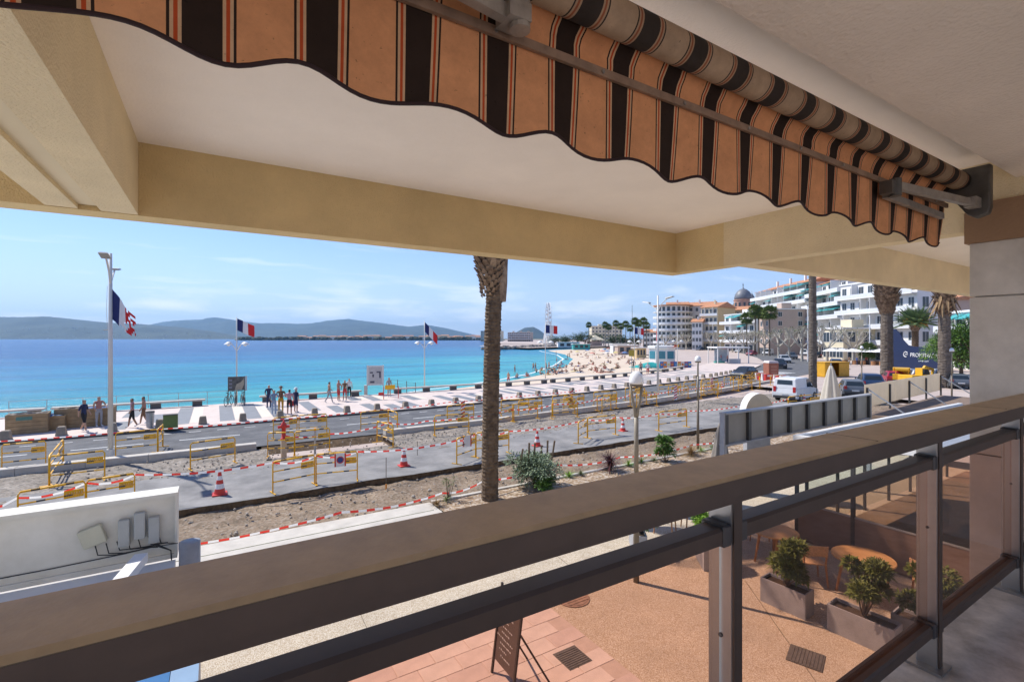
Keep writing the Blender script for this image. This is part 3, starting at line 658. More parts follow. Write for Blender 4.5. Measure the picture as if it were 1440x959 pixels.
# traffic cones
def make_cone():
    t = thing('traffic_cone', '', 'cone', group='traffic cones')
    q = MB(); q.box(-.17,.17,-.17,.17,0,.035); bevel(q.build('base', redp, t), .01, 1)
    for z0, z1, m_ in ((.035,.16,redp),(.16,.28,wht),(.28,.38,redp),(.38,.48,wht),(.48,.58,redp)):
        r = lambda z: .135 - .175*z; q = MB(); q.lathe([(r(z0),z0),(r(z1),z1)], 16); q.build('band', m_, t, smooth=False)
    return t
c0 = make_cone()
for i, (px, py, s_, lab) in enumerate(((309,695,1.25,'red and white traffic cone alone on the asphalt near the white sign box'), (568,655,1.2,'red and white traffic cone on the asphalt past the no parking barrier'), (755.5,627,1.2,'red and white traffic cone behind the grey green bush'),
        (876,606,1.15,'red and white traffic cone beside the globe lamp with forked top'), (1131,566,1.15,'red and white traffic cone by the rear of the white van'), (1016,545,1.1,'red and white traffic cone by the last striped marker'))):
    p = G(px, py); o = c0 if i == 0 else dup(c0, p); o.location = p; o.scale = (s_,)*3; o['label'] = lab
# striped direction markers
def make_marker():
    t = thing('striped_marker', '', 'marker', group='striped direction markers')
    q = MB(); q.box(-.22,.22,-.14,.14,0,.08); bevel(q.build('rubber_base', blk, t), .02, 1)
    q = MB(); q.box(-.125,.125,-.012,.012,.10,1.22); q.build('panel', wht, t)
    for k in range(5):
        z = .16 + k*.215; q = MB(); q.add([(-.124,-.0135,z),(.124,-.0135,z+.13),(.124,-.0135,z+.235),(-.124,-.0135,z+.105),(-.124,-.0125,z),(.124,-.0125,z+.13),(.124,-.0125,z+.235),(-.124,-.0125,z+.105)], [(0,1,2,3),(7,6,5,4),(0,4,5,1),(1,5,6,2),(2,6,7,3),(3,7,4,0)]); q.build('stripe', redp, t)
    return t
k0 = make_marker()
for i, (px, py, lab) in enumerate(((651,592,'red striped marker panel left of the thick palm trunk'), (803,573,'red striped marker panel before the globe lamp'), (950,564,'red striped marker panel right beside the tall double lamp'), (1001,550,'red striped marker panel nearest the black car'))):
    p = G(px, py); o = k0 if i == 0 else dup(k0, p); o.location = p; o.rotation_euler = (0,0,-.5); o['label'] = lab
# no parking notice and small notice
def notice(px, py, z, lab, sign):
    p = G(px, py); t = thing('notice_board', lab, 'notice', (p.x, p.y - .05, z), -.15)
    q = MB(); q.box(-.19,.19,-.008,.008,0,.46); q.build('panel', wht, t)
    for s in (-1,1): q = MB(); q.box(s*.19-.05 if s > 0 else -.19, .19 if s > 0 else -.14, -.0105,-.0085,0,.46); q.build('red_edge', redp, t)
    if sign:
        q = MB(); q.add([(.125*math.cos(a), -.0105, .23+.125*math.sin(a)) for a in [k*math.pi/12 for k in range(24)]], [tuple(range(24))]); q.build('red_ring', redp, t)
        q = MB(); q.add([(.095*math.cos(a), -.0125, .23+.095*math.sin(a)) for a in [k*math.pi/12 for k in range(24)]], [tuple(range(24))]); q.build('blue_disc', mat('sign_blue', (.03,.05,.22), .5), t)
notice(478,678,.56,'no parking notice with blue disc hung on a yellow barrier', True)
notice(656,648,.6,'small red edged paper notice hung on the barrier left of the palm trunk', False)
# red hydrant on its riser, survey stakes
h = thing('fire_hydrant', 'red fire hydrant on a bare riser pipe in the open pit', 'hydrant', (*gp(399,634), -.5))
q = MB(); q.box(-.11,.11,-.11,.11,0,1.0); q.build('riser', mat('riser_wood', (.58,.47,.32), .8), h)
q = MB(); q.lathe([(.14,1.0),(.14,1.06),(.09,1.08),(.085,1.5),(.13,1.52),(.14,1.62),(.10,1.72),(.04,1.80),(.035,1.86)], 14); q.build('barrel', redp, h, smooth=True)
for s in (-1,1): q = MB(); q.tube([(0,0,1.58),(s*.24,-.02,1.58)], .06, 10); q.build('outlet', redp, h)
for i, (px, py, hh, lab) in enumerate(((443,636,.95,'grey survey post standing in the pit'), (543,680,.9,'thin orange footed survey stake in the soil cut'), (587,640,.6,'thin survey stake beyond the traffic cone'))):
    p = G(px, py); t = thing('survey_stake', lab, 'stake', p)
    q = MB(); q.tube([(0,0,-.35),(0,0,hh)], .045 if i == 0 else .012, 8); q.build('shaft', steel if i == 0 else brz, t)
    q = MB(); q.tube([(0,0,-.2),(0,0,-.02)] if i else [(0,0,hh),(0,0,hh+.12)], .05 if i == 0 else .03, 8); q.build('marking', mat('orange_mark', (.75,.28,.03), .6), t)
# stone bollards
bm0 = MB(); bm0.loft([[(-.2,-.2,0),(.2,-.2,0),(.2,.2,0),(-.2,.2,0)], [(-.15,-.15,.42),(.15,-.15,.42),(.15,.15,.42),(-.15,.15,.42)], [(-.12,-.12,.45),(.12,-.12,.45),(.12,.12,.45),(-.12,.12,.45)]])
bme = bm0.mesh('stone_bollard', stone_m)
u = -8.6; k = 0
while u < 64:
    o = bpy.data.objects.new('stone_bollard', bme); C.objects.link(o); o.location = (u, interp(KERB, u) + .55, .12); o.rotation_euler = (0,0,random.uniform(-.08,.08)+math.atan2(interp(KERB,u+1)-interp(KERB,u),1))
    tag(o, 'squat tapered stone bollard along the promenade kerb', 'bollard', 'stone bollards along the promenade kerb'); u += 2.0; k += 1
# benches at the sea edge: long pale concrete beams on dark blocks
def bench(u0, u1, lab):
    n_ = max(1, round((u1-u0)/3.2)); t = thing('sea_bench', lab, 'bench', (u0, interp(BENCH, u0), .12), math.atan2(interp(BENCH,u1)-interp(BENCH,u0), u1-u0), 'long concrete benches at the sea edge'); L = math.hypot(u1-u0, interp(BENCH,u1)-interp(BENCH,u0))
    q = MB(); q.box(0, L, -.25, .25, .36, .48); bevel(q.build('seat', conc2, t), .02, 1)
    for i in range(n_+1):
        x = .5 + (L-1)*i/n_; q = MB(); q.box(x-.3, x+.3, -.16, .16, 0, .36); q.build('support', granite, t)
bl = [(-24,-9.2),(-8.9,-.6),(2.9,10.6),(13.3,22.5),(22.8,31),(31.3,39.5),(39.8,48),(48.3,56.3),(56.6,64)]
near_what = ['behind the brown crates','left of the map board with bicycles','between map board and white notice case','right of the white notice case','behind the thick palm trunk','by the beach edge lamp past the palm','by the yellow sign post','beside the turquoise tarpaulin','towards the white pergola']
for (a, c), wq in zip(bl, near_what): bench(a, c, 'long pale concrete sea bench ' + wq)
# guard rail with posts left of the map board
t = thing('sea_railing', 'thin dark railing at the sea edge left of the map board', 'railing', (-11, 42.2, .12))
for i in range(8): q = MB(); q.tube([(i*1.75,0,0),(i*1.75,0,.95)], .02, 6); q.build('post', steel, t)
for z in (.5,.92): q = MB(); q.tube([(0,0,z),(12.3,0,z)], .016, 6); q.build('rail', steel, t)
# lamps --------------------------------------------------------
def globe_lamp(p, hgt, lab, rz):
    t = thing('globe_lamp', lab, 'street lamp', p, rz, 'bronze globe lamps on the terrace')
    q = MB(); q.cyl(0,0,0,hgt*.52,.06,.055,14); q.build('lower_pole', brz, t, smooth=True)
    q = MB(); q.cyl(0,0,hgt*.52,hgt-.95,.048,.045,14); q.build('upper_pole', mat('taupe_pole', (.25,.21,.15), .45, .1, 4), t, smooth=True)
    for s in (-1,1):
        q = MB(); q.tube([(0,0,hgt-1.0),(s*.03,0,hgt-.8),(s*.085,0,hgt-.55),(s*.115,0,hgt-.30)], [.04,.034,.028,.025], 8); q.build('fork_arm', MATS['taupe_pole'], t, smooth=True)
    q = MB(); q.lathe([(.13,hgt-.31),(.135,hgt-.275),(.13,hgt-.265)], 20); q.build('collar', brz, t)
    q = MB(); q.lathe([(.142,hgt-.262),(.148,hgt-.22),(.136,hgt-.13),(.105,hgt-.055),(.055,hgt-.01),(.01,hgt)], 24); q.build('globe', globe_m, t, smooth=True)
globe_lamp((7.37,7.07,0), 4.33, 'bronze lamp with forked top and white dome globe on the terrace beside the planters', -.6)
globe_lamp((19.0,14.4,-.1), 4.3, 'bronze globe lamp in the planting strip near the ribbed sign back', .55)
globe_lamp((46.5,13.2,0), 4.3, 'globe lamp in front of the green trees at the marble pillar', .4)
globe_lamp((52.5,21.5,0), 4.3, 'globe lamp by the shaggy palm and dark cars', .4)
blue_f = mat('flag_blue', (.012,.022,.12), .8, .1, 6); whit_f = mat('flag_white', (.72,.70,.70), .8, .06, 6); red_f = mat('flag_red', (.55,.02,.025), .8, .1, 6)
def flag(parent, z, L, H, dirx, diry, droop, torn=False):
    n_ = 18; rows_ = 8; parts = {0: MB(), 1: MB(), 2: MB()}
    def pt(i, j):
        k = i/n_; jj = j/rows_
        x = L*k*(1 - .15*droop); wv = .10*math.sin(k*7+jj*1.5)*k
        zz = z - H*jj*(1 - (.25*k if torn else 0)) - droop*L*k*(.9 if not torn else 1.0)
        return (.05 + dirx*x - diry*wv, diry*x + dirx*wv, zz)
    for i in range(n_):
        c_ = 0 if i < n_/3 else (1 if i < 2*n_/3 else 2)
        for j in range(rows_):
            if torn and i > 6 and (noise.noise((i*.9, j*.5, 1)) > .28 or (i > 14 and j % 3 == 1)): continue
            parts[c_].quad(pt(i,j), pt(i+1,j), pt(i+1,j+1), pt(i,j+1))
    for c_, m_ in ((0,blue_f),(1,whit_f),(2,red_f)): parts[c_].build(('blue_band','white_band','red_band')[c_], m_, parent, smooth=True)
def tall_pole(p, lab, torn, hz):
    t = thing('tall_lamp_post', lab, 'lamp post', p, 0, 'tall white lamp posts on the median')
    q = MB(); q.cyl(0,0,0,.45,.13,.13,14); q.build('base', wpole, t)
    q = MB(); q.cyl(0,0,.45,8.5,.095,.06,14); pl = q.build('pole', wpole, t, smooth=True)
    for s, zz in ((-1,8.0),(1,7.75)):
        q = MB(); q.tube([(0,0,7.2),(0,s*.35,zz-.25),(0,s*.95,zz+.18)], .035, 8); a = q.build('lamp_arm', wpole, t)
        q = MB(); q.loft([[(-.16,s*.85,zz+.16),(.16,s*.85,zz+.16),(.12,s*.85,zz+.24),(-.12,s*.85,zz+.24)], [(-.16,s*1.55,zz+.28),(.16,s*1.55,zz+.28),(.12,s*1.5,zz+.33),(-.12,s*1.5,zz+.33)]]); q.build('lamp_head', mat('lamp_grey', (.35,.34,.32), .5), a)
    q = MB(); q.tube([(-.22,0,5.35),(0,0,5.35)], .015, 6); q.build('cleat', steel, t)
    q = MB(); q.tube([(-.1,0,7.15),(-.13,0,6.2),(-.1,0,5.35)], .008, 5); q.build('halyard', steel, t)
    flag(t, 7.05, 1.15 if torn else .9, 1.25, *((.8,-.6) if torn else (.5,.6)), 1.0 if torn else 1.5, torn)
tall_pole((-3.67,25.55,.0), 'tall white twin lamp post flying a torn French flag', True, 0)
tall_pole((30.6,27.0,.0), 'tall white twin lamp post with a limp flag on the median', False, 0)
def prom_lamp(u, v, lab, fl, dx):
    t = thing('promenade_lamp', lab, 'lamp post', (u, v, .12), 0, 'white two armed lamps with flags along the sea')
    q = MB(); q.cyl(0,0,0,6.5,.06,.035,12); q.build('pole', wpole, t, smooth=True)
    for s in (-1,1):
        d_ = Vector((.85*s, -.52*s, 0))
        q = MB(); q.tube([(0,0,3.9), tuple(d_*.2 + Vector((0,0,4.25))), tuple(d_*.5 + Vector((0,0,4.62))), tuple(d_*.62 + Vector((0,0,4.6)))], .028, 8); a = q.build('arm', wpole, t)
        q = MB(); q.lathe([(.05,4.62),(.12,4.58),(.30,4.44),(.31,4.41),(.12,4.40),(.10,4.33),(.02,4.30)], 16, (d_.x*.64, d_.y*.64, 0)); q.build('lamp_shade', white, a, smooth=True)
    if fl: flag(t, 6.4, 1.35, .9, dx*.85, -dx*.5, fl)
prom_lamp(1.4,42.3,'white two armed lamp with a French flag behind the map board', .45, 1)
prom_lamp(16.6,42.4,'white two armed lamp with a drooping French flag right of the notice case', 1.0, 1)
prom_lamp(31.3,43.6,'white two armed lamp with a French flag standing clear before the ferris wheel', .12, 1)
prom_lamp(48.2,46.6,'white two armed lamp with a French flag at the turquoise tarpaulin', .15, 1)
prom_lamp(63.5,52.0,'white two armed lamp without flag behind the lifeguard hut', 0, 1)
# sign posts
p = G(877,560); t = thing('sign_post', 'thin post with a small yellow square sign by the promenade kerb', 'sign', (39.5,38.6,.12))
q = MB(); q.cyl(0,0,0,3.6,.03,.03,8); q.build('post', steel, t)
q = MB(); q.box(-.3,.3,-.03,-.005,2.9,3.6); q.build('panel', mat('ochre_sign', (.50,.36,.05), .6), t).rotation_euler = (0,0,-.6)
t = thing('site_sign', 'yellow topped red legged site trestle on the promenade', 'trestle', (11.5,38.2,.12), .1)
for x in (0,1.25):
    q = MB(); q.tube([(x,0,0),(x,0,1.0)], .03, 6); q.build('leg', redp, t)
q = MB(); q.box(.1,.95,-.04,.0,.78,1.12); q.build('panel', yel, t)
q = MB(); q.box(-.45,.0,-.05,-.01,.35,.58); q.build('red_panel', redp, t)
# boards
bd = mat('board_map_dark', (.05,.055,.07), .4, .5, 3, col2=(.13,.13,.12)); grey_b = mat('board_grey', (.5,.5,.49), .5)
t = thing('map_board', 'dark tourist map board on two posts with bicycles parked below', 'notice board', (1.35,41.2,.12), -.12); t.scale = (.56,.8,.66)
for x in (-.95,.95): q = MB(); q.tube([(x,0,0),(x,0,3.1)], .05, 8); q.build('post', granite, t)
q = MB(); q.box(-.95,.95,-.05,.05,1.55,3.1); q.build('panel', bd, t)
q = MB(); q.add([(-.2,-.054,1.6),(.6,-.054,1.6),(.88,-.054,2.2),(.88,-.054,2.9),(.55,-.054,2.5),(.0,-.054,2.25)], [(0,1,2,3,4,5)]); q.build('map', mat('map_sand', (.38,.33,.25), .5, .15, 4), t)
q = MB(); q.box(1.02,1.22,-.04,.04,1.5,3.15); q.build('side_panel', grey_b, t)
for k in range(3): q = MB(); q.box(-.85,-.5,-.056,-.052,1.8+k*.4,2.0+k*.4); q.build('legend', mat('legend_grey', (.2,.2,.24), .5), t)
def bicycle(x, y, rz, lab):
    t = thing('bicycle', lab, 'bicycle', (x, y, .12), rz, 'bicycles under the map board')
    for wx in (-.52,.52):
        q = MB(); q.tube([(wx+.33*math.cos(a), 0, .34+.33*math.sin(a)) for a in [k*math.pi/10 for k in range(21)]], .022, 6, cap=False); wl = q.build('wheel', blk, t)
        q = MB()
        for k in range(6): a = k*math.pi/6; q.tube([(wx+.32*math.cos(a),0,.34+.32*math.sin(a)),(wx-.32*math.cos(a),0,.34-.32*math.sin(a))], .004, 4)
        q.build('spokes', steel, wl)
    q = MB()
    for a, c in (((-.52,.34),(-.1,.32)),((-.52,.34),(-.2,.82)),((-.1,.32),(-.22,.9)),((-.1,.32),(.38,.75)),((-.2,.82),(.36,.85)),((.52,.34),(.36,.95))): q.tube([(a[0],0,a[1]),(c[0],0,c[1])], .02, 6)
    q.build('frame', brz, t)
    q = MB(); q.loft([[(-.36,-.07,.92),(-.36,.07,.92),(-.36,.07,.96),(-.36,-.07,.96)], [(-.1,-.02,.92),(-.1,.02,.92),(-.1,.02,.95),(-.1,-.02,.95)]]); q.build('saddle', blk, t)
    q = MB(); q.tube([(.3,-.27,1.0),(.36,-.1,.97),(.36,.1,.97),(.3,.27,1.0)], .016, 6); q.build('handlebar', blk, t)
for i in range(3): bicycle(.85+.45*i, 40.8, 1.2+.25*i, 'black bicycle parked with others below the map board')
t = thing('notice_case', 'white framed public notice case on legs at the sea edge', 'notice board', (11.9,42.0,.12), -.25); t.scale = (.72,.8,.84)
for x in (-.95,.95): q = MB(); q.box(x-.05,x+.05,-.05,.05,0,3.05); q.build('leg', wpole, t)
q = MB(); q.box(-.9,.9,-.06,.06,.95,3.0); q.build('case', mat('case_white', (.66,.65,.62), .5), t)
q = MB(); q.box(-.78,.78,-.068,-.0605,1.1,2.85); q.build('notice_sheet', mat('sheet_grey', (.5,.48,.46), .5, .1, 3), t)
for (x, z, w_, h_) in ((-.45,2.2,.35,.15),(-.25,1.8,.2,.3),(.3,2.25,.3,.15),(.55,1.7,.2,.7),(-.35,1.2,.5,.2)):
    q = MB(); q.box(x-w_/2,x+w_/2,-.074,-.0685,z,z+h_); q.build('notice', mat('notice_dark', (.07,.07,.10), .5), t)
q = MB(); q.box(-1.3,-.98,-.2,.2,0,.98); q.build('side_cabinet', conc, t)
t = thing('stair_rail', 'dark wire guard rail at the beach stairs right of the notice case', 'railing', (13.1,42.1,.12), -.15)
for i in range(4): q = MB(); q.tube([(i*.8,0,-.6 if i > 2 else 0),(i*.8,0,1.35-.15*i)], .03, 6); q.build('post', granite, t)
for k in range(4): q = MB(); q.tube([(0,0,.35+k*.3),(2.4,0,.05+k*.26)], .008, 4); q.build('wire', granite, t)
# brown site crates with rubble on the promenade
crate_m = mat('crate_board', (.34,.23,.12), .85, .25, 3, .3, 30); tarp = mat('blue_tarp', (.05,.16,.38), .6, .2, 3)
for i, (px, py, w_, h_, lab) in enumerate(((36,610,1.55,1.0,'big brown site crate with a green stencil mark'), (64,606,1.45,.75,'lower brown site crate between two taller ones'), (98,602,1.25,1.05,'upright brown site crate with rubble inside'), (137,599,1.3,1.0,'brown site crate next to the flagpole with folded blue sheet'))):
    p = G(px, py, .12); t = thing('site_crate', lab, 'crate', (p.x, p.y+.5, .12), .1 - .05*i, 'brown site crates on the promenade')
    w2 = w_/2
    for s in (-1,1):
        for k in range(5):
            q = MB(); z = k*h_/5; q.box(-w2, w2, s*.5-.02, s*.5+.02, z+.008, z+h_/5-.004); q.build('plank', crate_m, t)
            q = MB(); q.box(s*w2-.02, s*w2+.02, -.475, .475, z+.008, z+h_/5-.004); q.build('plank', crate_m, t)
    q = MB(); nn_ = 7; vv = [((-w2+.03)+(w_-.06)*a/nn_, -.46+.92*c/nn_, h_*.86+.18*random.random()) for a in range(nn_+1) for c in range(nn_+1)]
    q.add(vv, [(a*(nn_+1)+c,(a+1)*(nn_+1)+c,(a+1)*(nn_+1)+c+1,a*(nn_+1)+c+1) for a in range(nn_) for c in range(nn_)]); q.build('contents', tarp if i % 2 else gravel, t)
    if i == 0: q = MB(); q.box(-.4,.2,-.5235,-.5205,.7,.88); q.build('stencil_mark', mat('stencil_green', (.10,.22,.18), .8), t)
for i, (px, py, lab) in enumerate(((240,603,'small green litter box by the promenade kerb'),(211,601,'grey round litter bin behind the promenade kerb'))):
    p = G(px, py, .12); t = thing('litter_bin', lab, 'bin', p)
    q = MB(); 
    if i == 0: q.box(-.32,.32,-.2,.2,.0,.75)
    else: q.lathe([(.16,0),(.2,.8),(.21,.82)], 14)
    q.build('body', mat('bin_green', (.16,.22,.06), .6) if i == 0 else steel, t)
    q = MB(); q.box(-.33,.33,-.21,.21,.76,.80) if i == 0 else q.lathe([(.22,.83),(.2,.9),(.05,.93)], 14); q.build('lid', granite, t)
# ---------------------------------------------------------------- plants
# leaves
leaf_g = [mat('leaf_%s' % k, c, .55, .3, 5, spec=.3) for k, c in (('green',(.10,.19,.035)),('fresh',(.20,.34,.04)),('olive',(.14,.17,.06)),('silver',(.22,.28,.17)),('wine',(.10,.035,.035)),('straw',(.30,.19,.08)),('dark',(.045,.09,.025)),('bay',(.13,.17,.04)))]
LG = dict(zip(('green','fresh','olive','silver','wine','straw','dark','bay'), leaf_g))
bark = mat('bark', (.16,.11,.07), .9, .3, 8, .5, 30); pot_soil = mat('potting_soil', (.06,.04,.025), .95, .2, 9)
def leaf(b, p, d, L, W, droop=.3, up=(0,0,1)):
    d = Vector(d).normalized(); s = d.cross(Vector(up)); s = s.normalized() if s.length > .05 else Vector((1,0,0)); p = Vector(p)
    m1 = p + d*L*.5; e = p + d*L; e.z -= droop*L; m1.z -= droop*L*.2
    b.add([p, m1 - s*W/2, e, m1 + s*W/2], [(0,1,2),(0,2,3)])
def rdir(r, lo=-.2, hi=1): a = r.uniform(0, 2*math.pi); z = r.uniform(lo, hi); k = math.sqrt(max(0, 1 - z*z)); return Vector((k*math.cos(a), k*math.sin(a), z))
def bush(name, label, cat, loc, R, H, m, n=500, L=.09, W=.035, seed=1, stems=6, parent_group=None, base=.1, clumps=9):
    r = random.Random(seed); t = thing(name, label, cat, loc, 0, parent_group); b = MB(); st = MB()
    cl = []
    for k in range(clumps):
        a = r.uniform(0, 6.28); q = r.uniform(.1,.75); cl.append((Vector((R*q*math.cos(a), R*q*math.sin(a), base + (H-base)*r.uniform(.25,.92))), R*r.uniform(.28,.5)))
    for c, rr in cl[:stems+3]: st.tube([(c.x*.15, c.y*.15, 0), (c.x*.6, c.y*.6, c.z*.55), tuple(c)], [.014,.009,.004], 5)
    for i in range(n):
        c, rr = r.choice(cl); d = rdir(r, -.5, 1); p = c + Vector((d.x, d.y, d.z*.9))*rr*r.uniform(.35,1)
        p.z = max(.03, p.z); leaf(b, p, (d + rdir(r, -.3, .8)*.8), L*r.uniform(.6,1.25), W*r.uniform(.7,1.2), r.uniform(0,.5))
    b.build('leaves', m, t); st.build('stems', bark, t); return t
def spiky(name, label, cat, loc, n, L, W, m, seed, lo=.1, droop=.35, stem=0):
    r = random.Random(seed); t = thing(name, label, cat, loc); b = MB()
    for i in range(n):
        d = rdir(r, lo, 1); p0 = Vector((0,0,.03 + stem*r.random())); l_ = L*r.uniform(.7,1.1); prev = p0; s = d.cross(Vector((0,0,1))); s = s.normalized() if s.length > .05 else Vector((1,0,0)); pts = []
        for k in range(5):
            f = k/4; q = p0 + d*l_*f; q.z -= droop*l_*f*f; w_ = W*(1-f)*.9 + .002; pts += [q - s*w_/2, q + s*w_/2]
        b.add(pts, [(2*k, 2*k+1, 2*k+3, 2*k+2) for k in range(4)])
    b.build('leaves', m, t)
    if stem: q = MB(); q.tube([(0,0,0),(0,0,stem)], [.05,.03], 8); q.build('stem', bark, t)
    return t
bush('shrub', 'big grey green shrub with bare dead stalks beside the thick palm trunk', 'shrub', (*gp(752,686), 0), .95, .95, LG['silver'], 5200, .13, .05, 21, 9, clumps=24)
st = bpy.data.objects['shrub']; q = MB(); r_ = random.Random(2)
for k in range(6): x = -.5 + .26*k; q.tube([(x*.6,0,.3),(x,.1*r_.random(),.9),(x+.06*(r_.random()-.5),0,1.35+.25*r_.random())], [.02,.03,.035], 6)
q.build('dead_stalks', bark, st)
bush('shrub', 'low bright green shrub growing at the foot of the big grey green one', 'shrub', (*gp(765,693), 0), .38, .42, LG['green'], 700, .12, .07, 22, 3)
spiky('cordyline', 'dark wine red spiky cordyline at the kerb of the planting bed', 'plant', (*gp(858,662), .02), 150, .75, .055, LG['wine'], 4, .0, .3, .35)
bush('shrub', 'upright leafy green shrub between globe lamp and brown grass', 'shrub', (*gp(937,650), 0), .42, 1.05, LG['green'], 1300, .15, .07, 24, 6, clumps=12)
spiky('ornamental_grass', 'round tuft of straw brown ornamental grass in the planting bed', 'grass tuft', (*gp(972,641), .02), 260, .80, .018, LG['straw'], 6, .2, .35)
for i, (px, py, kind, lab) in enumerate(((800,672,'fresh','small upright tuft of grass past the grey green shrub'), (817,669,'olive','very low olive tuft next to the small upright tuft'), (884,656,'fresh','fresh green tuft just left of the forked lamp pole'), (902,652,'green','dark green tuft just right of the forked lamp pole'),
        (920,650,'olive','flat olive cushion plant in the bed by the leafy shrub'), (986,636,'fresh','green tuft beside the brown ornamental grass'), (1003,634,'green','leafy tuft between brown grass and closed umbrella'), (628,706,'olive','thin weedy plant at the corner of the concrete edge'), (614,712,'straw','dry weed at the end of the concrete edge'))):
    spiky('grass_tuft', lab, 'grass tuft', (*gp(px, py), .02), 70, .42 if kind != 'olive' else .28, .022, LG[kind], 30+i, .25, .3)
stalk = bush('weed', 'tall thin weed with sparse leaves in front of the palm trunk', 'plant', (*gp(630,703), 0), .3, .75, LG['olive'], 110, .09, .03, 37, 5, clumps=6)
# thick palm in front: ringed trunk, shaggy head, crown above the soffit line
trunk_m = mat('palm_trunk', (.085,.052,.03), .95, .35, 5, .8, 22, col2=(.20,.135,.08)); boot_m = mat('palm_boots', (.13,.065,.035), .9, .45, 3, .4, 20, col2=(.42,.30,.20)); frond_m = mat('palm_frond', (.10,.15,.04), .6, .3, 3, spec=.3)
grey_t = mat('palm_trunk_grey', (.115,.09,.07), .95, .3, 4, .6, 22, col2=(.21,.17,.135)); dry_m = mat('dry_frond', (.28,.18,.09), .9, .3, 4)
def frond(b, base, az, elev, L, droop, seed, leaflets=26, wl=.5):
    r = random.Random(seed); d = Vector((math.cos(az)*math.cos(elev), math.sin(az)*math.cos(elev), math.sin(elev))); base = Vector(base); side = Vector((-math.sin(az), math.cos(az), 0)); pts = []
    for k in range(9): f = k/8; q = base + d*L*f; q.z -= droop*L*f*f; pts.append(q)
    b.tube(pts, [.035*(1-k/9)+.006 for k in range(9)], 5)
    for k in range(leaflets):
        f = .14 + .86*k/leaflets; i = min(7, int(f*8)); p = pts[i].lerp(pts[i+1], f*8-i); tdir = (pts[i+1]-pts[i]).normalized(); l_ = wl*math.sin(math.pi*min(.97, f*.85+.14))*r.uniform(.85,1.1)
        for s in (-1,1): leaf(b, p, side*s*.8 + tdir*.7 + Vector((0,0,.22)), l_, .045, .3)
def trunk_profile(H, r0, r1, rings, jit):
    pr = []; 
    for k in range(rings+1):
        f = k/rings; rr = r0*(1-f) + r1*f
        if k: pr.append((rr*1.0, H*f - H/rings*.35))
        pr.append((rr*1.07, H*f))
    return pr
def boots(b, z0, z1, r, n, seed, size=.16):
    rr = random.Random(seed)
    for i in range(n):
        f = i/n; z = z0 + (z1-z0)*f; a = i*2.39996; o = Vector((math.cos(a), math.sin(a), 0)); s = Vector((-o.y, o.x, 0)); sz_ = size*min(1, .3 + f*2.2); w_ = sz_*rr.uniform(.6,1); p = o*r*(.72 + .28*min(1, f*3)) + Vector((0,0,z)); L = sz_*rr.uniform(.8,1.7)
        e = p + o*L*.62 + Vector((0,0,L*.75)); b.add([p - s*w_*.6, p + s*w_*.6, p + Vector((0,0,.1)) , e + s*w_*.28, e - s*w_*.28, e - o*.05 + Vector((0,0,.02))], [(0,1,3,4),(1,2,5,3),(2,0,4,5),(4,3,5)])
def palm(name, label, loc, H, r0, r1, tm, rings, head=None, crown=None, lean=(0,0), seed=1, group=None):
    random.seed(seed); t = thing(name, label, 'palm tree', loc, 0, group); b = MB(); prof_ = trunk_profile(H, r0, r1, rings, .1); rr = []
    for r, z in prof_: f = z/H; rr.append([(lean[0]*f*f + r*math.cos(2*math.pi*k/14)*random.uniform(.95,1.06), lean[1]*f*f + r*math.sin(2*math.pi*k/14)*random.uniform(.95,1.06), z + random.uniform(-.015,.015)) for k in range(14)])
    b.loft(rr); b.build('trunk', tm, t)
    if head:
        b = MB(); z0, z1, hr, n_, sz = head; b.lathe([(r1*1.0,z0-.2),(r1+(hr-r1)*.4,z0+(z1-z0)*.12),(hr*.92,z0+(z1-z0)*.3),(hr,z0+(z1-z0)*.6),(hr*.8,z1)], 12, (lean[0],lean[1],0), .1); boots(b, z0-.1, z1, hr, n_, seed, sz)
        for i in range(len(b.v)): pass
        b.build('leaf_bases', boot_m, t)
    if crown:
        n_, L, m_ = crown; b = MB(); r = random.Random(seed+5)
        for i in range(n_): a = i*2.39996; e = 1.3 - 1.15*(i/n_); frond(b, (lean[0],lean[1],H+.1), a, e, L*r.uniform(.85,1.05), .2+.22*(i/n_), seed*100+i, 30, L*.2)
        b.build('crown', m_, t)
    return t
palm('palm_tree', 'thick brown ringed palm trunk rising behind the handrail to the soffit', (*gp(689,703), -.05), 9.3, .25, .235, trunk_m, 86, (6.4,9.4,.33,300,.27), (34,3.2,frond_m), (.30,.0), 3)
# ---------------------------------------------------------------- restaurant terrace below
planter_m = mat('zinc_planter', (.33,.33,.34), .6, .15, 4, .05, 30); wood_t = mat('table_wood', (.50,.27,.10), .45, .2, 3, col2=(.60,.36,.16)); chair_w = mat('chair_wood', (.42,.20,.08), .5, .2, 4); cane = mat('cane_weave', (.55,.34,.18), .7, .3, 30); wmetal = mat('white_metal', (.75,.74,.72), .4, .05, 3)
def planter(x, y, w_, d_, rz, seed, lab, hh=.95, m=None, n=700):
    t = bush('planter_shrub', lab, 'plant', (x, y, .43), max(min(w_,d_)*.62, .40), hh, m or LG['bay'], n*4, .10, .04, seed, 7, None, .02, 10); t.rotation_euler = (0,0,rz)
    bx = thing('planter', 'zinc grey trough planter holding the ' + lab.split(' ',1)[1] if False else lab.replace('shrub','zinc trough').replace('herbs','zinc trough'), 'planter', (x, y, 0), rz); q = MB(); th = .025; X, Y = w_/2, d_/2
    q.box(-X,X,-Y,-Y+th,0,.45); q.box(-X,X,Y-th,Y,0,.45); q.box(-X,-X+th,-Y+th,Y-th,0,.45); q.box(X-th,X,-Y+th,Y-th,0,.45); q.build('trough', planter_m, bx)
    q = MB(); q.box(-X+th,X-th,-Y+th,Y-th,.02,.40); q.build('soil', pot_soil, bx)
planter(9.05,4.93,.34,.80,.06, 41, 'bay shrub before the smaller round table')
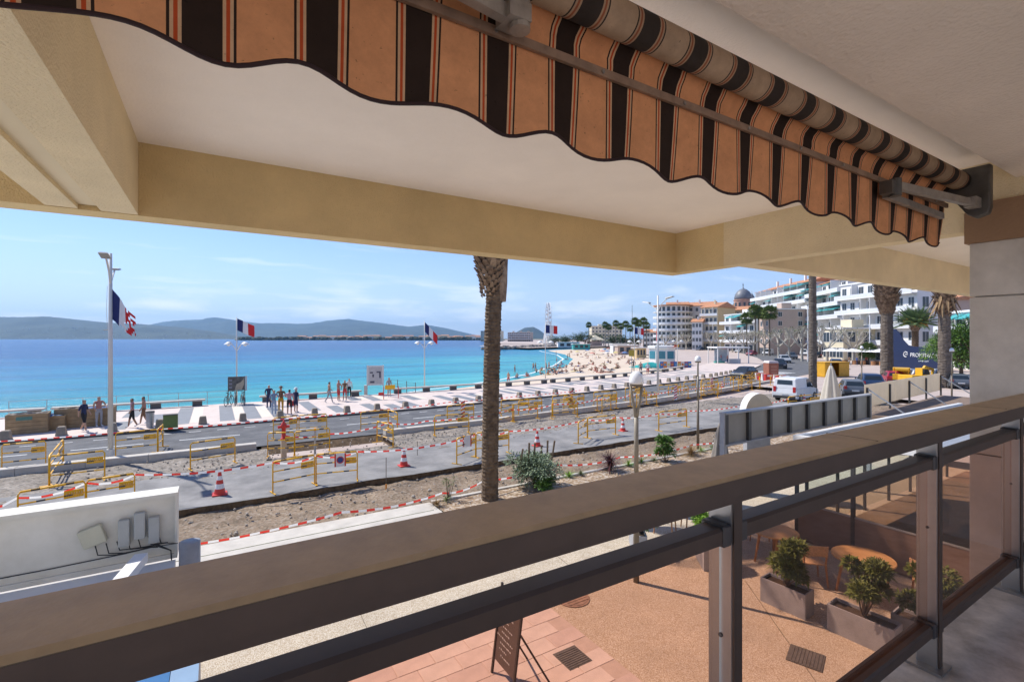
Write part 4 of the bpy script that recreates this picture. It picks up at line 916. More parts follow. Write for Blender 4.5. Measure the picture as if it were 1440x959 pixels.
planter(9.15,3.72,.36,.95,.05, 42, 'bay shrub before the larger round table', n=800)
planter(9.75,3.05,.36,.9,.05, 45, 'bay shrub half hidden by the railing post')
planter(8.55,8.15,.75,.32,.9, 43, 'low green herbs beside the forked lamp', .42, LG['fresh'], 260)
planter(9.35,6.85,.85,.36,.9, 44, 'bright green basil like shrub behind the railing post', .62, LG['fresh'], 520)
def round_table(x, y, d_, lab):
    t = thing('round_table', lab, 'table', (x, y, 0)); q = MB(); q.lathe([(d_/2-.02,.715),(d_/2,.725),(d_/2,.745),(d_/2-.008,.752),(.01,.753)], 40); q.build('table_top', wood_t, t, smooth=False)
    for k in range(4): a = .6 + k*math.pi/2; q = MB(); q.tube([(d_*.30*math.cos(a),d_*.30*math.sin(a),.72),(d_*.42*math.cos(a),d_*.42*math.sin(a),0)], [.032,.022], 8); q.build('leg', chair_w, t)
round_table(10.55,6.0,.95,'smaller round wooden table with shadow across its top'); round_table(10.75,4.38,1.05,'larger round wooden table behind the planters'); round_table(11.2,9.5,.9,'round wooden table in the shade behind the basil planter')
def chair(x, y, rz, lab):
    t = thing('chair', lab, 'chair', (x, y, 0), rz, 'wooden terrace chairs'); q = MB(); q.box(-.22,.22,-.22,.22,.43,.46); bevel(q.build('seat', cane, t), .01, 1)
    for sx_ in (-1,1):
        for sy_ in (-1,1): q = MB(); q.tube([(sx_*.2,sy_*.2,.44),(sx_*.23,sy_*.23,0)], [.02,.015], 6); q.build('leg', chair_w, t)
        q = MB(); q.tube([(sx_*.2,.2,.44),(sx_*.21,.27,.84)], .017, 6); q.build('back_post', chair_w, t)
    q = MB(); q.extr([(.235,.62),(.255,.62),(.285,.84),(.265,.84)], 'x', -.22, .22); q.build('backrest', cane, t)
chair(10.45,5.2,2.4,'wooden chair with woven seat between the two round tables'); chair(9.9,8.5,.5,'wooden chair behind the herb planter'); chair(10.6,8.2,-.6,'wooden chair facing away beside the basil planter'); chair(11.4,3.5,1.2,'wooden chair tucked behind the larger round table'); chair(11.3,6.7,-2.2,'wooden chair on the far side of the smaller table')
# leaning menu easel
t = thing('menu_easel', 'dark leaning menu board with pale chalk writing on the pink paving', 'sign', (3.52,5.98,.008), math.radians(-91)); wb = mat('easel_wood', (.045,.03,.022), .6, .2, 6); chalk = mat('chalk', (.62,.58,.54), .8, .1, 9)
for s in (-1,1): q = MB(); q.bar((s*.3,0,0),(s*.3,.18,1.3),.035,.03); q.build('side_rail', wb, t)
q = MB(); q.add([(-.28,.028,.22),(.28,.028,.22),(.28,.170,1.25),(-.28,.170,1.25),(-.28,.046,.22),(.28,.046,.22),(.28,.188,1.25),(-.28,.188,1.25)], [(0,1,2,3),(7,6,5,4),(0,4,5,1),(1,5,6,2),(2,6,7,3),(3,7,4,0)]); bo = q.build('board', mat('easel_board', (.085,.055,.045), .35, .2, 5), t)
rt = random.Random(8)
for k in range(11):
    z = .34 + k*.08; y = .0285 + (z-.22)*.1379 - .004; w_ = rt.uniform(.12,.24); x = rt.uniform(-.06,.04)
    q = MB(); n_ = int(w_*2/.045); 
    for i in range(n_): xx = x - w_ + i*.045; q.box(xx, xx+rt.uniform(.018,.038), y, y+.002, z, z+rt.uniform(.014,.026))
    q.build('chalk_line', chalk, bo)
for s in (-1,1): q = MB(); q.bar((s*.3,.12,.85),(s*.3,.62,0),.03,.025); q.build('back_leg', wb, t)
# veranda to the left of the gap: white sign box on its front edge, seen from behind
cream = mat('sign_box_cream', (.68,.64,.54), .5, .12, 2.2, col2=(.74,.71,.63), detail=9); gbox = mat('switch_box', (.52,.50,.38), .5, .08, 4); gbox2 = mat('switch_box_grey', (.40,.41,.39), .5, .08, 4); cable = mat('black_cable', (.02,.02,.02), .5)
SB = thing('sign_box', 'back of a long cream light box sign with cables and switch boxes', 'sign', (0,7.4,0))
q = MB(); q.box(-9,-.43,0,.22,2.31,3.03); q.build('case', cream, SB)
q = MB(); q.box(-9,-.40,-.05,.25,3.03,3.07); q.build('top_flange', cream, SB)
q = MB(); q.box(-9,-.43,-.05,.0,2.25,2.309); q.build('bottom_flange', cream, SB)
q = MB(); q.box(-.43,-.405,-.05,.25,2.25,3.029); q.build('end_flange', cream, SB)
for x, z, m_, rot in ((-1.22,2.62,gbox,.3),(-.93,2.60,gbox2,0),(-.78,2.66,gbox2,0),(-.64,2.58,gbox2,0)):
    q = MB(); h2 = .11 if rot else .16; w2 = .11 if rot else .055; q.box(-w2,w2,-.08,0,-h2,h2); o = q.build('switch_box', m_, SB); o.location = (x,-.003,z+.07); o.rotation_euler = (0,-rot,0); bevel(o, .012, 2)
rc = random.Random(4)
for k in range(7):
    x0 = -1.2 + .1*k; q = MB(); q.tube([(x0,-.03,2.58),(x0+.03,-.06,2.46+.02*rc.random()),(x0+.2,-.05,2.42+.05*rc.random()),(-.6,-.06,2.43+.04*rc.random()),(-.47,-.06,2.36),(-.46,-.07,2.2)], .007, 6); q.build('cable', cable, SB)
q = MB(); q.tube([(-9,-.015,2.40),(-3,-.02,2.385),(-1.6,-.015,2.39),(-.9,-.02,2.41)], .006, 6); q.build('cable', cable, SB)
q = MB(); q.tube([(-2.7,-.02,2.37),(-2.62,-.04,2.46),(-2.5,-.05,2.49),(-2.42,-.03,2.42)], .008, 6); q.build('cable', cable, SB)
VL = thing('veranda', 'white framed restaurant veranda with blue roof left of the open terrace', 'veranda', (0,0,0)); bluer = mat('blue_roof_sheet', (.03,.13,.30), .35, .12, 1.5); blg = mat('pale_blue_roof', (.20,.30,.42), .4, .1, 2)
q = MB(); q.box(-9,-.42,7.05,7.33,2.12,2.24); q.build('front_beam', wmetal, VL)
q = MB(); q.box(-9,-.42,6.72,7.02,2.02,2.10); q.build('gutter', planter_m, VL)
for x0, x1, m_, nm in ((-.60,-.40,blg,'roof_edge'),(-1.06,-.605,bluer,'roof_sheet'),(-1.14,-1.065,planter_m,'roof_bar'),(-1.40,-1.145,blg,'roof_sheet'),(-1.9,-1.405,planter_m,'roof_bar'),(-9.28,-1.905,wmetal,'roof_sheet')):
    q = MB(); q.extr([(1.0,2.42),(6.7,2.06),(6.7,2.02),(1.0,2.38)], 'x', x0 + .28, x1 + .28); q.build(nm, m_, VL)
q = MB(); q.box(-.20,-.15,1.0,6.7,0,2.0); q.build('side_wall', planter_m, VL)
q = MB(); q.cyl(-.27,7.25,0,2.46,.115,.115,20); q.build('corner_post', planter_m, VL, smooth=True)
for (x, y0) in ((-2.35,5.6),(-1.02,5.9)): q = MB(); q.bar((x,y0,2.35),(x+.28,7.12,2.42),.13,.10); q.build('awning_arm', wmetal, VL)
# right of the gap: ribbed sign back, arch, veranda with glass screens
dk = mat('dark_frame', (.055,.052,.05), .5, .15, 6); sgp = mat('sign_back_panel', (.27,.25,.215), .55, .12, 2); beige = mat('beige_panel', (.62,.52,.38), .7, .08, 2); gclear = glass('clear_glass', (.93,.96,.95), 1.0); frost = mat('frosted_panel', (.72,.65,.54), .4, .06, 1.2)
def sheer(m_, k):        # cloth or frosted sheet that lets daylight through
    n = m_.node_tree.nodes; l = m_.node_tree.links; P_ = n['Principled BSDF']; tr = n.new('ShaderNodeBsdfTranslucent'); l.new(P_.inputs['Base Color'].links[0].from_socket, tr.inputs[0]); ms = n.new('ShaderNodeMixShader'); ms.inputs[0].default_value = k
    l.new(P_.outputs[0], ms.inputs[1]); l.new(tr.outputs[0], ms.inputs[2]); l.new(ms.outputs[0], n['Material Output'].inputs[0]); return m_
sheer(frost, .6)
SR = thing('ribbed_sign', 'grey back of a long sign with dark ribs above the planters', 'sign', (0,7.25,0)); X0, X1 = 10.6, 18.2
q = MB(); q.box(X0,X1,.03,.12,2.42,3.16); q.build('panel', sgp, SR)
for k in range(9): x = X0 + (X1-X0)*k/8; q = MB(); q.box(x-.055,x+.055,-.05,.03,2.42,3.16); q.build('rib', dk, SR)
for z in (2.40,3.165): q = MB(); q.box(X0-.06,X1+.06,-.06,.13,z-.02,z+.02); q.build('frame_bar', planter_m, SR)
for x in (X0-.05,X1+.05): q = MB(); q.box(x-.06,x+.06,-.04,.08,0,3.2); q.build('post', planter_m, SR)
ar = thing('arch_sign', 'beige half round arch sign standing behind the ribbed sign back', 'sign', (14.8,8.9,2.55), -.55); ar.scale = (.75,.75,.75); pl = [(.62*math.cos(a), .92*math.sin(a)) for a in [k*math.pi/20 for k in range(21)]]
q = MB(); q.extr(pl, 'y', 0, .02); q.build('face', beige, ar)
q = MB(); q.extr(pl, 'y', .021, .55); q.build('body', wmetal, ar)
q = MB(); q.box(-.5,.5,.1,.45,-3.39,0); q.build('stand', planter_m, ar)
VR = thing('glazed_veranda', 'grey roofed restaurant veranda with glass wind screens behind the round tables', 'veranda', (0,0,0)); roofg = mat('grey_roof_sheet', (.26,.28,.31), .5, .1, 1.5)
q = MB(); q.extr([(1.3,2.75),(6.5,2.5),(6.5,2.44),(1.3,2.69)], 'x', 12.6, 24); q.build('roof', roofg, VR)
q = MB(); q.box(12.45,24,6.5,6.62,2.36,2.56); q.build('front_beam', wmetal, VR)
q = MB(); q.extr([(1.3,2.68),(6.5,2.43),(6.5,2.56),(1.3,2.81)], 'x', 12.45, 12.6); q.build('edge_beam', wmetal, VR)
for k in range(5):
    y = 1.5 + k*1.24; q = MB(); q.box(12.3,12.36,y-.04,y+.04,0,2.3); q.build('screen_post', dk, VR)
    if k < 4:
        q = MB(); q.box(12.325,12.335,y+.04,y+1.2,.95,2.2); q.build('glass_pane', gclear, VR)
        q = MB(); q.box(12.31,12.35,y+.04,y+1.2,.05,.93); q.build('screen_panel', mat('screen_taupe', (.21,.15,.12), .35, .1, 2), VR)
        q = MB(); q.box(12.30,12.36,y+.04,y+1.2,.93,.96); q.build('screen_rail', steel, VR)
for k in range(7): q = MB(); q.box(12.9+k*1.6,12.97+k*1.6,6.5,6.56,0,2.36); q.build('front_post', dk, VR)
for k in range(6): q = MB(); q.box(12.99+k*1.6,14.48+k*1.6,6.52,6.53,.1,2.3); q.build('glass_pane', gclear, VR)
q = MB(); q.box(12.4,24,1.0,6.4,.004,.03); q.build('deck', mat('deck_wood', (.26,.17,.11), .7, .2, 2), VR)
# cloth umbrella tied shut beside the sign, folded parasol, pale wind screen
def closed_parasol(p, H, z0, rad, m_, lab):
    t = thing('folded_parasol', lab, 'parasol', p); q = MB(); q.cyl(0,0,0,H+.12,.03,.03,8); q.build('pole', steel, t); rr = []
    for f in [k/12 for k in range(13)]:
        z = H - (H-z0)*f; r = rad*(.12 + .88*min(1, f*1.15)**.8)*(1 if f < .93 else .93); rr.append([(r*(1+.22*math.cos(6*a))*math.cos(a), r*(1+.22*math.cos(6*a))*math.sin(a), z) for a in [k*2*math.pi/36 for k in range(36)]])
    q = MB(); q.loft(rr); q.build('canopy', m_, t, smooth=True)
    q = MB(); q.box(-.3,.3,-.3,.3,0,.07); q.build('base', granite, t); return t
closed_parasol((24.0,11.06,0), 3.75, 1.5, .42, sheer(mat('ecru_canvas', (.74,.68,.58), .9, .06, 2), .35), 'tall folded ecru parasol rising behind the ribbed sign')
closed_parasol((12.97,9.04,0), 2.45, .8, .27, mat('taupe_canvas', (.24,.21,.18), .9, .15, 4), 'short folded taupe parasol at the end of the ribbed sign')
WS = thing('wind_screen', 'pale frosted wind screen with dark posts and slanted braces on a roof terrace', 'screen', (0,0,0)); A = AT(1216, 20.5); B = AT(1322, 27.5); d_ = (B-A); 
for k in range(3):
    a = A + d_*(k/3); c = A + d_*((k+1)/3 - .006); n_ = Vector((-d_.y, d_.x, 0)).normalized()*.02
    q = MB(); q.prism([tuple((a-n_)[:2]), tuple((c-n_)[:2]), tuple((c+n_)[:2]), tuple((a+n_)[:2])], 2.05, 3.02); q.build('panel', frost, WS)
back = Vector((d_.y, -d_.x, 0)).normalized()
for k in range(5):
    a = A + d_*(k/4*.98+.01) + back*.06; q = MB(); q.bar((a.x,a.y,1.75),(a.x,a.y,2.9),.07,.07); q.build('post', dk, WS)
    if k % 2 == 0: e = a + back*1.5; q = MB(); q.bar((a.x,a.y,2.85),(e.x,e.y,1.78),.05,.05); q.build('brace', steel, WS)
q = MB(); e0 = A + back*.0; pts = [A, B, B + back*2.6, A + back*2.6]; q.prism([tuple(p[:2]) for p in reversed(pts)], 1.55, 1.76); q.build('roof_deck', mat('roof_tile_brown', (.20,.14,.10), .8, .2, 3), WS)
pts = [A + back*2.6 - d_*.02, B + back*2.6, B + back*4.2, A + back*3.6 - d_*.02]; q = MB(); q.prism([tuple(p[:2]) for p in reversed(pts)], 1.45, 1.80); q.build('roof_edge', mat('white_membrane', (.78,.75,.70), .6, .05, 2), WS)
# ---------------------------------------------------------------- people
skin = mat('skin', (.52,.31,.21), .6, .08, 6); skin2 = mat('skin_tanned', (.36,.20,.125), .6, .08, 6)
def cloth(n, c): return mat('cloth_' + n, c, .85, .12, 8)
CL = {n: cloth(n, c) for n, c in dict(navy=(.025,.035,.09), black=(.02,.02,.022), pink=(.55,.30,.33), denim=(.20,.30,.42), jeans=(.32,.40,.50), mustard=(.50,.27,.03), brown=(.20,.11,.06), white=(.72,.71,.69), red=(.50,.05,.05), grey=(.30,.31,.33), rose=(.60,.28,.33), teal=(.05,.30,.33), straw=(.52,.42,.25), floral=(.42,.20,.17), blue=(.07,.14,.40), hivis=(.60,.70,.05)).items()}
HAIR = {n: mat('hair_' + n, c, .7, .15, 9) for n, c in dict(dark=(.02,.014,.01), brown=(.07,.04,.02), grey=(.45,.44,.42), blond=(.38,.26,.12)).items()}
def body_mesh(key, pose, mats, h=1.7, dress=0):
    """one continuous skinned figure; faces take the cloth of the bone they lie nearest to"""
    k = h / 1.7; J = {}; E = []; 
    def j(n, x, y, z, rx, ry=None): J[n] = (Vector((x, y, z))*k, rx*k, (ry or rx)*k)
    P = dict(lf=(.0,0), rf=(.0,0), la=(0,-.06), ra=(0,-.06), sit=0); P.update(pose)
    if not P['sit']:
        j('pel', 0,0,.93,.15,.11); j('wai', 0,.0,1.08,.125,.09); j('che', 0,.0,1.28,.165,.11); j('nec', 0,.0,1.44,.055); j('hea', 0,-.015,1.56,.085,.098); j('top', 0,-.01,1.66,.07,.08)
        for s, n in ((-1,'l'),(1,'r')):
            st, kn = P[n+'f'] if isinstance(P[n+'f'], tuple) else (0,0)
            j(n+'hip', s*.095,0,.86,.095); j(n+'kne', s*.105,-st*.5-.02,.48,.06); j(n+'ank', s*.11,-st+kn*.2,.08 + kn*.12,.042); j(n+'toe', s*.125,-st-.15+kn*.2,.035 + kn*.06,.036)
            fx, up = P[n+'a']
            j(n+'sho', s*.185,.0,1.39,.058); j(n+'elb', s*(.25+.05*abs(up)),-fx*.12+.03,1.12+up*.1,.042); j(n+'wri', s*(.24-.06*max(0,up)),-fx*.30-.03,.90+up*.42,.03); j(n+'han', s*(.235-.09*max(0,up)),-fx*.36-.05,.80+up*.47,.034,.02)
    elif P['sit'] == 1:          # sitting on the ground, knees up
        j('pel', 0,0,.12,.16,.13); j('wai', 0,.05,.27,.125,.10); j('che', 0,.09,.46,.16,.11); j('nec', 0,.07,.62,.055); j('hea', 0,.04,.74,.085,.095); j('top', 0,.04,.84,.07,.08)
        for s, n in ((-1,'l'),(1,'r')):
            j(n+'hip', s*.10,-.06,.12,.095); j(n+'kne', s*.13,-.42,.42,.06); j(n+'ank', s*.12,-.66,.08,.042); j(n+'toe', s*.13,-.80,.035,.035)
            j(n+'sho', s*.185,.08,.57,.055); j(n+'elb', s*.26,.10,.33,.04); j(n+'wri', s*.22,-.14,.30,.03); j(n+'han', s*.18,-.24,.34,.032,.02)
    else:                        # lying on a towel
        j('pel', 0,0,.12,.16,.10); j('wai', 0,.16,.12,.125,.09); j('che', 0,.36,.13,.165,.10); j('nec', 0,.52,.13,.055); j('hea', 0,.64,.14,.085,.09); j('top', 0,.74,.15,.07,.07)
        for s, n in ((-1,'l'),(1,'r')):
            j(n+'hip', s*.10,-.08,.11,.09); j(n+'kne', s*.12,-.46,.12 + (.22 if s > 0 else 0),.058); j(n+'ank', s*.13,-.84 + (.2 if s > 0 else 0),.07,.042); j(n+'toe', s*.15,-.92 + (.2 if s > 0 else 0),.12,.034)
            j(n+'sho', s*.185,.46,.12,.055); j(n+'elb', s*.33,.30,.07,.04); j(n+'wri', s*.30,.08,.06,.03); j(n+'han', s*.28,-.02,.06,.032,.02)
    bones = [('pel','wai','top_'),('wai','che','top_'),('che','nec','top_'),('nec','hea','skin'),('hea','top','hair')]
    for n in 'lr': bones += [('pel',n+'hip','leg'),(n+'hip',n+'kne','leg'),(n+'kne',n+'ank','shin'),(n+'ank',n+'toe','shoe'),('che',n+'sho','top_'),(n+'sho',n+'elb','sleeve'),(n+'elb',n+'wri','arm'),(n+'wri',n+'han','skin')]
    names = list(J); idx = {n: i for i, n in enumerate(names)}
    me = bpy.data.meshes.new(key); me.from_pydata([J[n][0] for n in names], [(idx[a], idx[b]) for a, b, _ in bones], []); me.update()
    o = bpy.data.objects.new('tmp_body', me); C.objects.link(o); o.modifiers.new('s', 'SKIN')
    for i, n in enumerate(names): sv = me.skin_vertices[0].data[i]; sv.radius = (J[n][1], J[n][2]); sv.use_root = (n == 'pel')
    ss = o.modifiers.new('d', 'SUBSURF'); ss.levels = 1
    dg = bpy.context.evaluated_depsgraph_get(); dg.update(); out = bpy.data.meshes.new_from_object(o.evaluated_get(dg)); out.name = key
    bpy.data.objects.remove(o)
    slots = ['skin','top_','leg','hair','shoe']; out.materials.clear()
    for s_ in slots: out.materials.append(mats[s_])
    remap = dict(skin='skin', top_='top_', leg='leg', hair='hair', shoe='shoe', shin=mats.get('shin','leg'), sleeve=mats.get('sleeve','top_'), arm=mats.get('arm','skin'))
    seg = [(J[a][0], J[b][0], remap[m_]) for a, b, m_ in bones]
    for f in out.polygons:
        c = f.center; best = None
        for a, b, m_ in seg:
            d = b - a; tt = max(0, min(1, (c-a).dot(d)/d.length_squared)); ds = (c - (a + d*tt)).length
            if best is None or ds < best[0]: best = (ds, m_, tt)
        m_ = best[1]
        if m_ == 'hair' or (m_ == 'skin' and not P['sit'] and c.z > 1.53*k): m_ = 'hair' if (c.y > -.03*k or c.z > 1.63*k) else 'skin'
        if dress and not P['sit'] and m_ in ('leg','skin') and dress*k < c.z < .95*k: m_ = 'top_'
        f.material_index = slots.index(m_); f.use_smooth = True
    return out
NP = [0]
def person(loc, facing, label, pose=None, top='white', leg='black', hair='dark', shin='leg', sleeve='top_', sk=None, h=1.7, group=None, hat=None, bag=None, dress=0, shoe='white', me=None):
    NP[0] += 1
    me = me or body_mesh('person', pose or {}, dict(skin=sk or skin, top_=CL.get(top) or sk or skin, leg=CL.get(leg) or sk or skin, hair=HAIR[hair], shoe=CL.get(shoe) or sk or skin, shin=shin, sleeve=sleeve), h, dress)
    o = bpy.data.objects.new('person', me); C.objects.link(o); o.location = loc; o.rotation_euler = (0,0,facing); tag(o, label, 'person', group)
    if hat: q = MB(); k = h/1.7; q.lathe([(.17,1.63*k),(.175,1.64*k),(.10,1.655*k),(.095,1.72*k),(.05,1.745*k),(.005,1.75*k)], 16, (0,-.012,0)); q.build('hat', CL[hat], o, smooth=True)
    if bag: q = MB(); q.loft([[(.24,-.22,.42),(.42,-.22,.42),(.42,.12,.42),(.24,.12,.42)], [(.22,-.26,.62),(.44,-.26,.62),(.44,.16,.62),(.22,.16,.62)], [(.28,-.2,.74),(.38,-.2,.74),(.38,.1,.74),(.28,.1,.74)]]); tag(q.build('handbag', CL[bag], None, smooth=True, loc=o.location, rz=facing), 'red shopping bag held by the woman in navy with white hat', 'bag')
    return o
W = dict(lf=(.16,0), rf=(-.13,.4), la=(-.4,0), ra=(.4,0.03)); S = {}; A1 = dict(la=(.4,.15), ra=(.9,.55)); A2 = dict(ra=(.9,.6), la=(.7,.45))
def pp(px, py): p = G(px, py, .12); return (p.x, p.y, .12)
person(pp(118,607), 1.2, 'man in navy shirt and black shorts walking past the brown crates', W, 'navy','black','dark','skin', h=1.72)
person(pp(139,600), .6, 'person with curly brown hair and pale vest behind the crates', A1, 'floral','grey','brown', sleeve='skin', h=1.72)
person(pp(186,601), -1.3, 'woman with long dark hair, pink top and black skirt by the flagpole', W, 'rose','black','dark','skin','skin', h=1.64, sk=skin2)
person(pp(202,597), -1.5, 'woman in orange bikini top walking beside the one in black skirt', W, 'floral','brown','dark','skin','skin', h=1.64, sk=skin2)
person(pp(378,575), .3, 'grey haired person in long navy coat facing the sea', A1, 'navy','navy','grey', h=1.70, arm='top_' if False else None) if False else person(pp(378,575), .3, 'grey haired person in long navy coat facing the sea', A1, 'navy','navy','grey', h=1.70)
person(pp(385,584), .4, 'grey haired man in denim shirt and light jeans beside the group', A1, 'denim','jeans','grey', h=1.66)
person(pp(395,581), -.3, 'person in straw hat, brown top and mustard trousers in the group', A2, 'brown','mustard','dark', hat='brown', h=1.74)
person(pp(407,583), 2.8, 'man in pink checked shirt and black shorts in the group', A1, 'pink','black','dark','skin', h=1.66)
person(pp(416,580), 2.2, 'woman in navy with white hat carrying a red bag', S, 'navy','navy','grey','skin', hat='white', bag='red', h=1.62)
person(pp(463,567), 1.7, 'shirtless boy in grey trousers striding by the bench', dict(lf=(.22,0), rf=(-.2,.5), la=(-.8,.1), ra=(.8,.2)), None,'grey','dark', sk=skin2, sleeve='skin', h=1.66)
person(pp(476,564), .9, 'woman in red shorts standing before the bench', A1, 'floral','red','dark','skin','skin', h=1.70)
person(pp(485,564), -.6, 'woman in dark top and red shorts beside the one in floral top', A1, 'brown','red','dark','skin','skin', h=1.68)
person((*gp(491,562), .12), .2, 'man in white shirt standing at the back of the bench group', S, 'white','black','dark', h=1.66)
person((*gp(547,560), .12), .3, 'person in dark grey shirt alone by the stair rail', S, 'grey','grey','dark','skin', h=1.66)
person(pp(891,522), 2.5, 'person in black at the bench by the turquoise tarpaulin', W, 'black','black','dark', h=1.75)
person(pp(901,526), 2.2, 'person in dark red top by the turquoise tarpaulin', W, 'floral','navy','dark', h=1.72)
person(pp(911,528), -.8, 'person in white top and red shorts by the turquoise tarpaulin', W, 'white','red','brown','skin', h=1.74)
person((*gp(1023,512), .12), 0, 'person in dark clothes standing under the white pergola', S, 'floral','navy','dark', h=1.72)
person((*gp(1014,511), .12), .5, 'person in red top beside the white pergola bench', S, 'red','teal','dark', h=1.68)
for i, (px, py, tp, lg, lab) in enumerate(((1205,514,'blue','navy','person in pale blue shirt crossing the square by the parasols'), (1212,515,'navy','black','person in navy walking behind the one in pale blue'), (1194,514,'brown','grey','person with a bicycle on the square'), (1218,513,'red','black','person in red jacket on the square'))):
    person((*gp(px, py), 0), .5*i, lab, W, tp, lg, 'dark')
# beach goers: a few shared figures, set about the sand
bm_ = [(body_mesh('beach_person', dict(sit=1), dict(skin=s_, top_=s_, leg=CL[c], hair=HAIR[h_], shoe=s_, shin='skin', sleeve='skin'), 1.7), 'sitting') for s_, c, h_ in ((skin,'navy','dark'),(skin2,'red','brown'),(skin,'black','blond'))]
bm_ += [(body_mesh('beach_person', dict(sit=2), dict(skin=s_, top_=s_, leg=CL[c], hair=HAIR[h_], shoe=s_, shin='skin', sleeve='skin'), 1.7), 'lying') for s_, c, h_ in ((skin2,'black','dark'),(skin,'blue','brown'))]
bs_ = [(body_mesh('beach_person', W, dict(skin=s_, top_=s_, leg=CL[c], hair=HAIR['dark'], shoe=s_, shin='skin', sleeve='skin'), 1.72), 'standing') for s_, c in ((skin2,'navy'),(skin,'red'))]
rb = random.Random(17); towels = [mat('towel_%s' % n, c, .9, .1, 3) for n, c in (('blue',(.10,.22,.45)),('coral',(.60,.22,.16)),('white',(.7,.68,.65)),('yellow',(.62,.52,.16)))]
def place_beach(px, py, kind):
    p = G(px, py, -.9); z = beach_z(p.x, p.y); p = G(px, py, z)
    me, po = rb.choice(bs_) if kind == 's' else rb.choice(bm_)
    o = bpy.data.objects.new('person', me); C.objects.link(o); o.location = (p.x, p.y, z - .02); o.rotation_euler = (0,0,rb.uniform(0,6.28))
    lab = {'sitting':'bather sitting on the sand of the beach','lying':'bather lying on the sand of the beach','standing':'bather standing on the beach by the water'}[po]; tag(o, lab, 'person', 'bathers ' + po + ' on the beach')
    if po != 'standing' and rb.random() < .6:
        q = MB(); q.box(-.45,.45,-.95,.9,0,.012); t = q.build('beach_towel', rb.choice(towels), None, loc=(p.x, p.y, z+.03), rz=o.rotation_euler[2]); tag(t, 'beach towel spread on the sand under a bather', 'towel', 'beach towels')
for px, py in ((715,540),(750,521),(753,521),(768,522),(772,519),(783,510),(724,525),(798,505),(782,500)): place_beach(px, py, 's')
for k in range(120):
    py = rb.choice((491,493,495,497,499,501,503,506,509,512,515,518,521,524)) + rb.uniform(-1,1); lo = 752 + max(0, 524-py)*1.75 if py > 505 else 800; hi = 905 - max(0, py-505)*2.6 if py > 505 else 880
    place_beach(rb.uniform(max(lo, 752), max(lo+20, hi)), py, 'l')
for px, py in ((771,526),(783,527),(760,527),(741,529),(727,531),(796,524),(808,522)): place_beach(px, py, 'l')
for k in range(14):
    py = rb.uniform(491, 512); p = G(rb.uniform(805 + max(0, 505-py)*.5, 885), py, -.9); z = beach_z(p.x, p.y); t = thing('beach_parasol', 'small open beach parasol standing on the sand', 'parasol', (p.x, p.y, z), 0, 'beach parasols on the sand')
    q = MB(); q.cyl(0,0,0,2.0,.025,.025,6); q.build('pole', steel, t); q = MB(); q.lathe([(.95,1.72),(.93,1.75),(.5,1.95),(.02,2.06)], 10); q.build('canopy', rb.choice(towels), t)
